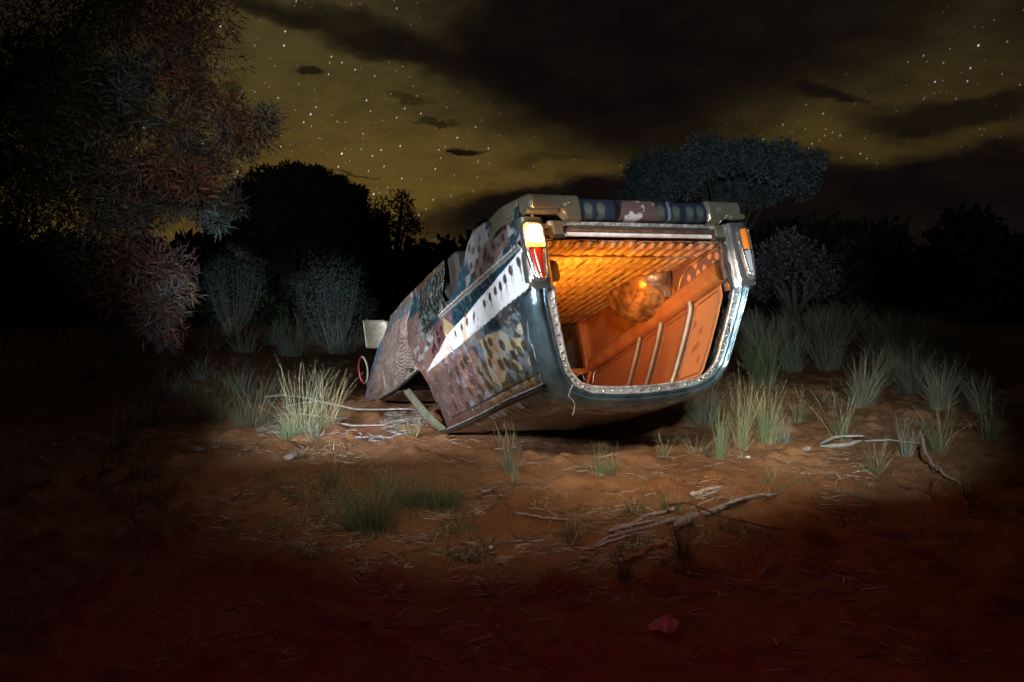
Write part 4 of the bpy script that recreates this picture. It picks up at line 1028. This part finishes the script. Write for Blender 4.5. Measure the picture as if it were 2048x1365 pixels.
chaff('bark_litter', [(640, 850, 832, 858, .6), (720, 800, 868, 884, .2), (520, 800, 840, 875, .2)], 3400, [(.36, .34, .32), (.48, .46, .44), (.14, .10, .08), (.08, .06, .05)], 'grey bark and stick litter heaped left of the van', (.04, .20), .0022, .035)
def weedmat(name, boxes, n, kind, label, hmax=.09):
    parts_ = []
    for (x0, x1, y0, y1, wt) in boxes:
        for _ in range(int(n*wt)):
            a, b = rng.uniform(x0, x1), rng.uniform(y0, y1)
            if fbm(np.array(a/70.), np.array(b/32.), 150, 3) < .5: continue
            P = gpt(a, b); V, Fc, C = blades(9, hmax*rng.uniform(.5, 1.2), .8, .03, .0024, kind, rng, bend=.6, seg=2, mixk='straw', mixp=.12)
            parts_.append((V+np.array(P), Fc, C))
    V, Fc, C = join(parts_)
    return tag(new_obj(name, mesh_np(name, V, Fc, M['grass'], False, C)), label, None, None, 'stuff')
weedmat('ground_weeds', [(560, 1000, 960, 1130, .45), (1080, 1480, 1000, 1190, .3), (200, 700, 880, 1080, .25), (1450, 1950, 940, 1150, .15)], 2200, 'olive', 'low dark weeds matting the sand in the foreground')
weedmat('ground_weeds', [(300, 760, 660, 800, .5), (1480, 2040, 650, 860, .5)], 1500, 'grey', 'thin grass between the tussocks behind the van', .16)

# --- fallen branches and sticks
def wob_path(pts, lift, n=14, amp=.016, seed=1):
    r_ = random.Random(seed); P = [gpt(x, y) for x, y in pts]; out = []
    for i in range(n+1):
        q = i/n*(len(P)-1); k = min(int(q), len(P)-2); f_ = q-k; p_ = P[k].lerp(P[k+1], f_)
        p_ = p_+Vector((r_.uniform(-amp, amp), r_.uniform(-amp, amp), 0)); l_ = lift if not hasattr(lift, '__len__') else np.interp(q, range(len(lift)), lift)
        p_.z = float(gz(p_.x, p_.y))+l_; out.append(p_)
    return out
def branch(pts, r0, r1, label, m='bark', lift=.015, subs=(), name='fallen_branch', cat='branch', seed=1, group=None):
    path = wob_path(pts, lift, seed=seed); n = len(path); rr_ = random.Random(seed+5)
    O = path[0].copy(); rad = [(r0+(r1-r0)*i/(n-1))*rr_.uniform(.88, 1.12) for i in range(n)]; rad[-1] *= .3; rad[0] *= .25; rad = [q*.72 for q in rad]
    V, Fc, s_ = tube_geo([p_-O for p_ in path], rad, 8)
    o = new_obj(name, mesh_np(name, V, Fc, M[m], True)); o.location = O
    for j, (sp_, a, b, lf) in enumerate(subs):
        pp = wob_path(sp_, lf, 10, .008, seed+j+9); rad = [(a+(b-a)*i/10)*rr_.uniform(.88, 1.12) for i in range(11)]; rad[-1] *= .3; rad[0] *= .5; rad = [q*.75 for q in rad]
        V, Fc, s_ = tube_geo([p_-O for p_ in pp], rad, 7); new_obj('side_branch', mesh_np('side_branch', V, Fc, M[m], True), o)
    return tag(o, label, cat, group)
branch([(1120, 1090), (1225, 1072), (1350, 1062), (1400, 1038), (1450, 1022), (1555, 995)][2:], .034, .012, 'long forked grey-white branch across the right foreground', subs=[([(1400, 1038), (1330, 1052), (1225, 1080), (1180, 1108)], .022, .006, .02), ([(1450, 1028), (1470, 1020), (1540, 1004)], .016, .008, .05), ([(1385, 1042), (1370, 1030), (1420, 1010)], .010, .005, .03)], lift=.025, seed=3)
branch([(1218, 1068), (1260, 1055), (1330, 1028), (1350, 1020)], .022, .010, 'short split white branch left of the long forked one', subs=[([(1240, 1060), (1290, 1052), (1340, 1045)], .012, .006, .02)], seed=4)
branch([(1245, 1130), (1290, 1108), (1345, 1085)], .020, .009, 'orange-tinged white stick lowest of the branch heap', 'bark3', seed=5)
branch([(1330, 1028), (1380, 1040), (1430, 1052), (1520, 1064), (1580, 1064)], .010, .006, 'thin brown branch lying over the long forked one', 'bark2', lift=[.05, .09, .06, .03, .01], seed=6)
branch([(1185, 1100), (1235, 1085), (1290, 1070), (1350, 1062)], .011, .006, 'thin grey stick parallel below the split white branch', seed=7)
branch([(1385, 995), (1410, 985), (1450, 978)], .022, .010, 'pale frayed wood piece above the long forked branch', subs=[([(1380, 1004), (1420, 992), (1440, 985)], .012, .006, .015)], seed=8)
branch([(1028, 1030), (1060, 1036), (1100, 1043), (1140, 1045)], .009, .006, 'thin pale stick lying alone in the middle foreground', subs=[([(1118, 1045), (1100, 1034), (1095, 1032)], .005, .003, .03)], seed=9)
branch([(1160, 1052), (1210, 1048), (1255, 1035)], .008, .004, 'thin dark reddish stick right of the lone pale stick', 'bark2', seed=10)
branch([(1600, 905), (1650, 898), (1725, 886)], .034, .022, 'forked bleached log lying among tussocks on the right', subs=[([(1640, 900), (1670, 886), (1705, 884), (1728, 884)], .018, .012, .05), ([(1600, 905), (1575, 908), (1562, 906)], .014, .006, .02)], name='fallen_log', cat='log', seed=11)
branch([(1728, 886), (1780, 884), (1840, 890)], .012, .006, 'thin dark stick trailing from the forked bleached log', seed=12)
branch([(1842, 905), (1858, 940), (1900, 965), (1925, 975)], .018, .008, 'pale leaning branch rising out of the sand on the right', lift=[.16, .05, .03, .02], seed=13)
branch([(1800, 975), (1840, 985), (1872, 1000), (1905, 1020)], .010, .006, 'thin stick lying below the leaning branch on the right', 'bark2', subs=[([(1865, 965), (1862, 990), (1875, 1012)], .008, .004, .04)], seed=14)
branch([(1668, 988), (1680, 978), (1700, 962)], .008, .004, 'crooked white twig on dark sand at the right', subs=[([(1680, 978), (1695, 976)], .004, .002, .03)], seed=15)
branch([(1925, 1010), (1935, 1030), (1940, 1050)], .012, .008, 'short upright broken stick below the leaning branch', 'bark2', seed=16, lift=[.10, .04, .01])
branch([(530, 812), (570, 808), (640, 818), (720, 824), (830, 828)], .020, .012, 'long white branch running through the bright tussock to the van', lift=[.10, .11, .07, .05, .05], subs=[([(640, 818), (600, 822), (560, 832)], .008, .003, .08), ([(600, 835), (650, 845), (700, 848)], .009, .004, .05)], seed=17)
branch([(650, 850), (700, 858), (790, 856)], .014, .008, 'grey stick along the near side of the bark heap', lift=.03, seed=18)
branch([(725, 880), (745, 876), (785, 880)], .018, .008, 'flaking white bark piece in front of the van roof edge', lift=.015, subs=[([(738, 884), (760, 880), (770, 888)], .010, .004, .01)], seed=19, name='bark_piece', cat='bark')
branch([(922, 1088), (935, 1104), (945, 1108)], .008, .006, 'small orange forked twig shaped like a Y in the foreground', 'bark3', subs=[([(948, 1085), (947, 1098), (943, 1106)], .007, .005, .01), ([(942, 1104), (948, 1118), (950, 1128)], .009, .004, .01)], seed=20, name='forked_twig', cat='twig')
branch([(953, 1034), (965, 1026), (985, 1012)], .014, .004, 'white pointed wood chip beside the dark weed patch', seed=21, name='wood_chip', cat='wood chip')
branch([(962, 994), (980, 987), (993, 982)], .010, .007, 'short square-ended pale stick above the pointed wood chip', seed=22, lift=.03)
branch([(992, 1136), (1010, 1130), (1026, 1126)], .008, .004, 'short pale twig in the dark below the forked twig', seed=23)
branch([(862, 1088), (880, 1074), (900, 1064)], .006, .003, 'thin straw-coloured twig at the left of the forked twig', 'bark3', seed=24)
branch([(840, 908), (880, 912)], .007, .005, 'short brown stick on bare sand before the van', 'bark2', seed=25)
branch([(1130, 968), (1150, 964), (1172, 963)], .009, .005, 'brown stick on bare sand left of the lone tussock', 'bark2', seed=26)
branch([(1110, 1186), (1130, 1183), (1150, 1178)], .007, .004, 'dim stick lying low in the red-lit foreground', seed=27)
branch([(1520, 1155), (1540, 1142), (1560, 1128)], .007, .004, 'dim pale twig in the lower right foreground', seed=28)
branch([(1500, 908), (1520, 911)], .005, .003, 'tiny stick beside the white scrap', 'bark2', seed=29)
branch([(1008, 1058), (1060, 1090), (960, 1094)][::-1], .005, .003, 'thin dark twig behind the small white fragment', 'bark2', seed=30)

# --- stones and scraps
def rock(px, py, sx, sy, sz, label, m='stone', name='stone', cat='stone', seed=1, flat=False, sub=2):
    import bmesh
    bm = bmesh.new(); bmesh.ops.create_icosphere(bm, subdivisions=sub, radius=1); r_ = random.Random(seed)
    for v_ in bm.verts:
        k = 1+r_.uniform(-.22, .22); v_.co = Vector((v_.co.x*sx*k, v_.co.y*sy*k, v_.co.z*sz*k*(.9)))
    me = bpy.data.meshes.new(name); bm.to_mesh(me); bm.free(); me.materials.append(M[m])
    o = new_obj(name, me); P = gpt(px, py); P.z += sz*.35; o.location = P; o.rotation_euler = (0, 0, r_.uniform(0, 3))
    return tag(o, label, cat)
rock(585, 918, .085, .05, .030, 'flat grey stone on bare sand in the left half', seed=2)
rock(396, 902, .06, .05, .030, 'pale stone in the dark grass at the left', seed=3)
rock(1496, 916, .022, .018, .014, 'small white scrap right of the slim tussocks', 'litter_white', 'white_scrap', 'scrap', 4, sub=1)
rock(983, 1096, .017, .014, .010, 'small white fragment near the forked twig', 'litter_white', 'white_scrap', 'scrap', 5, sub=1)
rock(1300, 1253, .012, .010, .012, 'tiny pebble beside the folded leaf-like scrap', seed=6, sub=1)
rock(1264, 1285, .010, .008, .008, 'tiny pale pebble in the red-lit foreground', seed=8, sub=1)
# dark stump
sp0 = gpt(1412, 915)
st = empty('burnt_stump', sp0); tag(st, 'small dark burnt stump with two prongs beside the slim tussock', 'stump')
for k, (a, b, h_) in enumerate(((-.012, 0, .075), (.022, .01, .090), (.0, -.01, .035))):
    V, Fc, s_ = tube_geo([Vector((a, b, -.02)), Vector((a*1.3, b, h_*.5)), Vector((a*1.1+.008, b, h_*.8)), Vector((a*1.6, b, h_))], [.024, .017, .013, .004], 8)
    new_obj('prong', mesh_np('prong', V, Fc, M['trunk']), st)
# folded fragment in the foreground: a bent sheet with a pointed top
P0 = gpt(1332, 1262)
Vf = np.array([(-.085, 0, .0), (-.035, .015, .035), (-.01, .0, .055), (.012, -.008, .066), (.022, .0, .045), (.048, .004, .036), (.030, -.012, -.004), (.0, -.025, .004), (-.04, -.03, .016), (.05, .03, 0), (-.06, .035, 0)])
Ff = np.array([(0, 8, 1, 1), (8, 7, 2, 1), (7, 3, 2, 2), (7, 6, 4, 3), (6, 5, 4, 4), (5, 9, 4, 4), (1, 2, 10, 10), (2, 4, 9, 10)])
me = bpy.data.meshes.new('folded_scrap'); me.from_pydata([tuple(v_) for v_ in Vf], [], [tuple(dict.fromkeys(f_)) for f_ in Ff.tolist()]); me.materials.append(mat('folded_scrap', (.70, .62, .50), .6, 0, 40, .4, color2=(.5, .2, .05)))
o = new_obj('folded_scrap', me); o.location = P0; s_ = o.modifiers.new('s', 'SOLIDIFY'); s_.thickness = .004
tag(o, 'folded pale and orange scrap standing alone on the red-lit sand', 'scrap')

# --- trees and shrubs
def leaves(cent, nper, rad, L, Wd, kinds, rng, droop=.35, outw=None, sq=(1, 1, 1), core=.0):
    """kite-shaped bent leaves scattered through clumps; cent (k,3)"""
    cent = np.asarray(cent); k = len(cent); rad = np.broadcast_to(rad, (k,)); n = k*nper
    d = rng.normal(0, 1, (n, 3)); d /= np.linalg.norm(d, axis=1)[:, None]; r = rng.random(n)**(.5)
    ci = np.repeat(np.arange(k), nper); p_ = cent[ci]+d*(r*rad[ci])[:, None]*np.array(sq)
    a = d*.8+rng.normal(0, .55, (n, 3)); a[:, 2] -= droop; a /= np.linalg.norm(a, axis=1)[:, None]
    b = np.cross(a, rng.normal(0, 1, (n, 3))); b /= np.linalg.norm(b, axis=1)[:, None]
    l_ = L*rng.uniform(.6, 1.3, n)[:, None]; w_ = Wd*rng.uniform(.7, 1.3, n)[:, None]; c_ = np.cross(a, b)*l_*rng.uniform(-.25, .25, (n, 1))
    V = np.stack([p_, p_+a*l_*.45+b*w_+c_, p_+a*l_, p_+a*l_*.45-b*w_+c_], 1).reshape(-1, 3)
    f = (np.arange(n)[:, None]*4+np.array([0, 1, 2, 3]))
    kc = np.array([GL[q] for q in kinds]); kk = rng.integers(0, len(kc), k)[ci]; own = rng.integers(0, len(kc), n); kk = np.where(rng.random(n) < .3, own, kk)
    C = kc[kk]*rng.uniform(.6, 1.4, (n, 1)); C = np.repeat(np.concatenate([C, np.ones((n, 1))], 1), 4, 0)
    return V, f, C
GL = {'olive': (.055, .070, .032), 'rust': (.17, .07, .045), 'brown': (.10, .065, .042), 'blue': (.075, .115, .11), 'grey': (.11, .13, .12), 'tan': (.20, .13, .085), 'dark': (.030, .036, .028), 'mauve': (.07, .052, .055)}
def limb(name, pts, rads, parent, m='trunk'):
    V, Fc, s_ = tube_geo(pts, rads, 8); return new_obj(name, mesh_np(name, V, Fc, M[m]), parent)
def curve(a, b, sag, n=8, seed=0):
    r_ = random.Random(seed); a = Vector(a); b = Vector(b)
    return [a.lerp(b, i/n)+Vector((r_.uniform(-1, 1)*.03, r_.uniform(-1, 1)*.03, sag*math.sin(PI*i/n)))*(1 if 0 < i < n else 0) for i in range(n+1)]
# big tree at the left edge, its leafy boughs reaching in
rng = np.random.default_rng(77)
TD = 8.6; troot = gpt(-60, 760); troot = Vector((-8.4, 10.2, float(gz(-8.4, 10.2))))
tree = empty('willow_wattle', troot); tag(tree, 'large long-leaved tree filling the upper left corner, brown-tipped boughs overhanging', 'tree')
toloc = lambda p_: Vector(p_)-troot
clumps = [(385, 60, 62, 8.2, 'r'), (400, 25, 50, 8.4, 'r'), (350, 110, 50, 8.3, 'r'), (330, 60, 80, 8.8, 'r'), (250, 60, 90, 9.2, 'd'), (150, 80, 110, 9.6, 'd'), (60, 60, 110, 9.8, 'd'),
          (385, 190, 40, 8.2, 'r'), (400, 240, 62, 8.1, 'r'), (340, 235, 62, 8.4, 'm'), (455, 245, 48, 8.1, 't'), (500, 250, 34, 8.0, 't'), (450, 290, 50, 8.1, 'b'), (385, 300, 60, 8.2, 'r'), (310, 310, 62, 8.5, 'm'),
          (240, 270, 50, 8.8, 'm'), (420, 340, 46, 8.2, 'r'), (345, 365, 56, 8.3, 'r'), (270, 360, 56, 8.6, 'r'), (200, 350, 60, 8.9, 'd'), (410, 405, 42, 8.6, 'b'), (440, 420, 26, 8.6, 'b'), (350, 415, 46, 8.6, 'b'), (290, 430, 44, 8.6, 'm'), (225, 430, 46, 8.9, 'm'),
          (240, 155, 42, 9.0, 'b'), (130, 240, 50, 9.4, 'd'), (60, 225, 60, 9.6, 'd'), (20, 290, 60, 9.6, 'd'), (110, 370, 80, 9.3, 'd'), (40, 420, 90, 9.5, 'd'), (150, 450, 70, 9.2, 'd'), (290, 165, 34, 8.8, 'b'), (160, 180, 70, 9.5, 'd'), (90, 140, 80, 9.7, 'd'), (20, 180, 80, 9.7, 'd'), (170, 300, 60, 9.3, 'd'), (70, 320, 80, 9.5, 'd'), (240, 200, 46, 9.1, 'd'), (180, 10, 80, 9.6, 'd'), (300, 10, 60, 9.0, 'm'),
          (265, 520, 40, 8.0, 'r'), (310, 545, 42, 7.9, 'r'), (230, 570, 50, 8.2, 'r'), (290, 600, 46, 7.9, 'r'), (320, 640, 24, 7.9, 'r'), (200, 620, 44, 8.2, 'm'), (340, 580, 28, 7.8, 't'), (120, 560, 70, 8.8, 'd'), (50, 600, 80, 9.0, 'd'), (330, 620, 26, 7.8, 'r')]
KS = {'r': ['rust', 'brown', 'mauve'], 'm': ['brown', 'blue', 'mauve'], 't': ['tan', 'grey', 'brown', 'rust'], 'b': ['blue', 'brown', 'blue', 'dark'], 'd': ['dark', 'dark', 'olive']}  # dark clump colours hold the light's fall-off toward the tree's left
fork = Vector((-7.6, 9.9, 1.9)); fork2 = Vector((-6.4, 9.5, 3.1)); fork3 = Vector((-6.6, 9.6, 4.3))
limb('trunk', [toloc(troot-Vector((0, 0, .2))), toloc(troot+Vector((.35, -.1, .8))), toloc(fork)], [.24, .19, .15], tree)
limb('bough', [toloc(q) for q in curve(fork, fork2, .1, 8, 2)], np.linspace(.13, .08, 9), tree)
limb('bough', [toloc(q) for q in curve(fork, fork3, -.1, 8, 3)], np.linspace(.12, .07, 9), tree)
limb('bough', [toloc(q) for q in curve(fork, Vector((-6.3, 9.1, 1.6)), .1, 8, 4)], np.linspace(.08, .05, 9), tree)
parts_ = []; nodes = [fork2, fork3, Vector((-6.3, 9.1, 1.6))]; clumps.sort(key=lambda q: q[0])
for i, (x, y, r, D, k) in enumerate(clumps):
    c = at(x, y, D); rr_ = r*D/F
    k_ = min(nodes, key=lambda q: (q-c).length + (0 if q.x < c.x else 3)); st_ = k_; nodes.append(c)
    limb('branch', [toloc(q) for q in curve(st_, c, .12, 9, i)], np.linspace(.024, .010, 10), tree)
    sub = 6; cc = np.array([toloc(c)+Vector(rng.normal(0, .62, 3))*rr_ for _ in range(sub)])
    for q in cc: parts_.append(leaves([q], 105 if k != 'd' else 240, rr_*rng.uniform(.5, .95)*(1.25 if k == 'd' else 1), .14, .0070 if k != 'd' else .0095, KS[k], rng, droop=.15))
    tw = []
    for q in cc[:4]:
        pth = curve(toloc(c), Vector(q)+Vector(rng.normal(0, .2, 3))*rr_, .02, 4, i+7); V, Fc, s_ = tube_geo(pth, [.007, .006, .005, .004, .002], 4)
        tw.append((V, Fc, np.tile((.09, .06, .05, 1.), (len(V), 1))))
    V, Fc, C = join(tw); tm = new_obj('twig_spray', mesh_np('twig_spray', V, Fc, M['leaf'], True, C), tree)
V, Fc, C = join(parts_); crown = new_obj('crown', mesh_np('crown', V, Fc, M['leaf'], False, C), tree); crown['label'] = 'thin curved leaves, rusty at the tips and bluish below'

def round_tree(px, pybase, D, rx, ry, cyp, label, kinds, nclump, nper, L, clr, seed, name='round_tree', cat='tree', trunk=True, lump=.3, flatb=-.35):
    rng = np.random.default_rng(seed); s_ = D/F
    B = Vector(((px-CX)/F*D, D, 0)); B.z = float(gz(B.x, B.y)); c = at(px, cyp, D)
    o = empty(name, B); tag(o, label, cat)
    RX, RY = rx*s_, ry*s_; cs = []
    while len(cs) < nclump:
        d = rng.normal(0, 1, 3); d /= np.linalg.norm(d)
        if d[2] < flatb: continue
        k = rng.uniform(.62, 1.0); cs.append((d[0]*RX*k, d[1]*RX*.8*k, d[2]*RY*k))
    cs = np.array(cs)+np.array(c-B)
    V, Fc, C = leaves(cs, nper, rng.uniform(.6, 1.25, nclump)*clr*s_, L, L*.20, kinds, rng, droop=-.1)
    new_obj('crown', mesh_np('crown', V, Fc, M['leaf'], False, C), o)
    if trunk:
        top = c-B
        limb('trunk', [Vector((0, 0, -.2)), Vector((.1, 0, top.z*.3)), Vector((0, 0, top.z*.6))], [.20, .16, .12], o)
        for j in range(9):
            q = Vector(cs[rng.integers(nclump)]); limb('branch', curve(Vector((0, 0, top.z*.45)), q, .1, 6, j+seed), np.linspace(.08, .02, 7), o)
    return o
round_tree(598, 640, 26, 152, 118, 462, 'dark domed tree behind the shrubs, black against the yellow sky', ['dark', 'mauve', 'dark'], 300, 230, .20, 24, 5)
round_tree(1450, 640, 24, 198, 78, 372, 'bluish dome-topped tree rising behind the van tail', ['blue', 'grey', 'blue'], 150, 260, .14, 25, 6)
round_tree(1590, 660, 19, 78, 84, 560, 'dim dark bush in the shadow right of the tail', ['dark', 'mauve', 'dark'], 70, 90, .12, 22, 7, 'round_bush', 'bush')
round_tree(785, 640, 30, 60, 62, 452, 'thin wispy tree between the dark dome and the van', ['dark', 'grey', 'olive'], 40, 60, .16, 20, 8)
def broom(px, py, hpx, wpx, label, kinds, n, seed, D=None):
    P = gpt(px, py); sc = P.y/F; h = hpx*sc; rng = np.random.default_rng(seed)
    o = empty('broom_shrub', P); tag(o, label, 'shrub')
    nst = 46; cs = []
    for i in range(nst):
        a = rng.uniform(0, 2*PI); r = math.sqrt(rng.random())*wpx*.5*sc; top = h*(1-.30*(r/(wpx*.5*sc))**2)*rng.uniform(.8, 1.0)
        e = Vector((math.cos(a)*r, math.sin(a)*r, top)); b0 = Vector((e.x*.08, e.y*.08, -.05)); mid_ = Vector((e.x*.75, e.y*.75, top*.5))
        path = [b0.lerp(mid_, .5)+Vector((0, 0, -.05*h)), mid_, mid_.lerp(e, .5), e]; path.insert(0, b0)
        if i < 14: limb('stem', path, np.array([.018, .015, .010, .006, .003]), o, 'bark2')
        for q in np.linspace(.30, 1, 9):
            k = q*4; j = min(int(k), 3); c = path[j].lerp(path[j+1], k-j); cs.append(tuple(c))
    V, Fc, C = leaves(cs, n, .085*h, .075, .009, kinds, rng, droop=-1.3)
    new_obj('foliage', mesh_np('foliage', V, Fc, M['leaf'], False, C), o)
    return o
broom(468, 668, 182, 128, 'pale upright broom-like shrub below the dark domed tree, left one', ['grey', 'blue', 'grey'], 11, 31)
broom(665, 700, 212, 150, 'pale upright broom-like shrub just left of the van', ['blue', 'grey', 'blue'], 12, 32)
broom(700, 690, 130, 110, 'low dark shrub half hidden between pale shrub and van', ['dark', 'grey'], 8, 33)
# --- the scrub belt beyond: reads as one black mass
rng = np.random.default_rng(9); cs = []; rad = []
for i in range(900):
    a = rng.uniform(-1.25, 1.25); D = rng.uniform(46, 85); x = math.tan(a*.75)*D*1.0
    hh = 3.6+3.0*float(fbm(np.array(a*6+4), np.array(.5), 160, 3)) ; cs.append((x, D, rng.uniform(.05, 1)*hh)); rad.append(rng.uniform(1.2, 2.4))
V, Fc, C = leaves(cs, 170, np.array(rad), .8, .26, ['dark', 'dark', 'olive'], rng, droop=0)
tag(new_obj('scrub_belt', mesh_np('scrub_belt', V, Fc, M['leaf'], False, C)), 'dark belt of distant scrub closing the clearing', None, None, 'stuff')
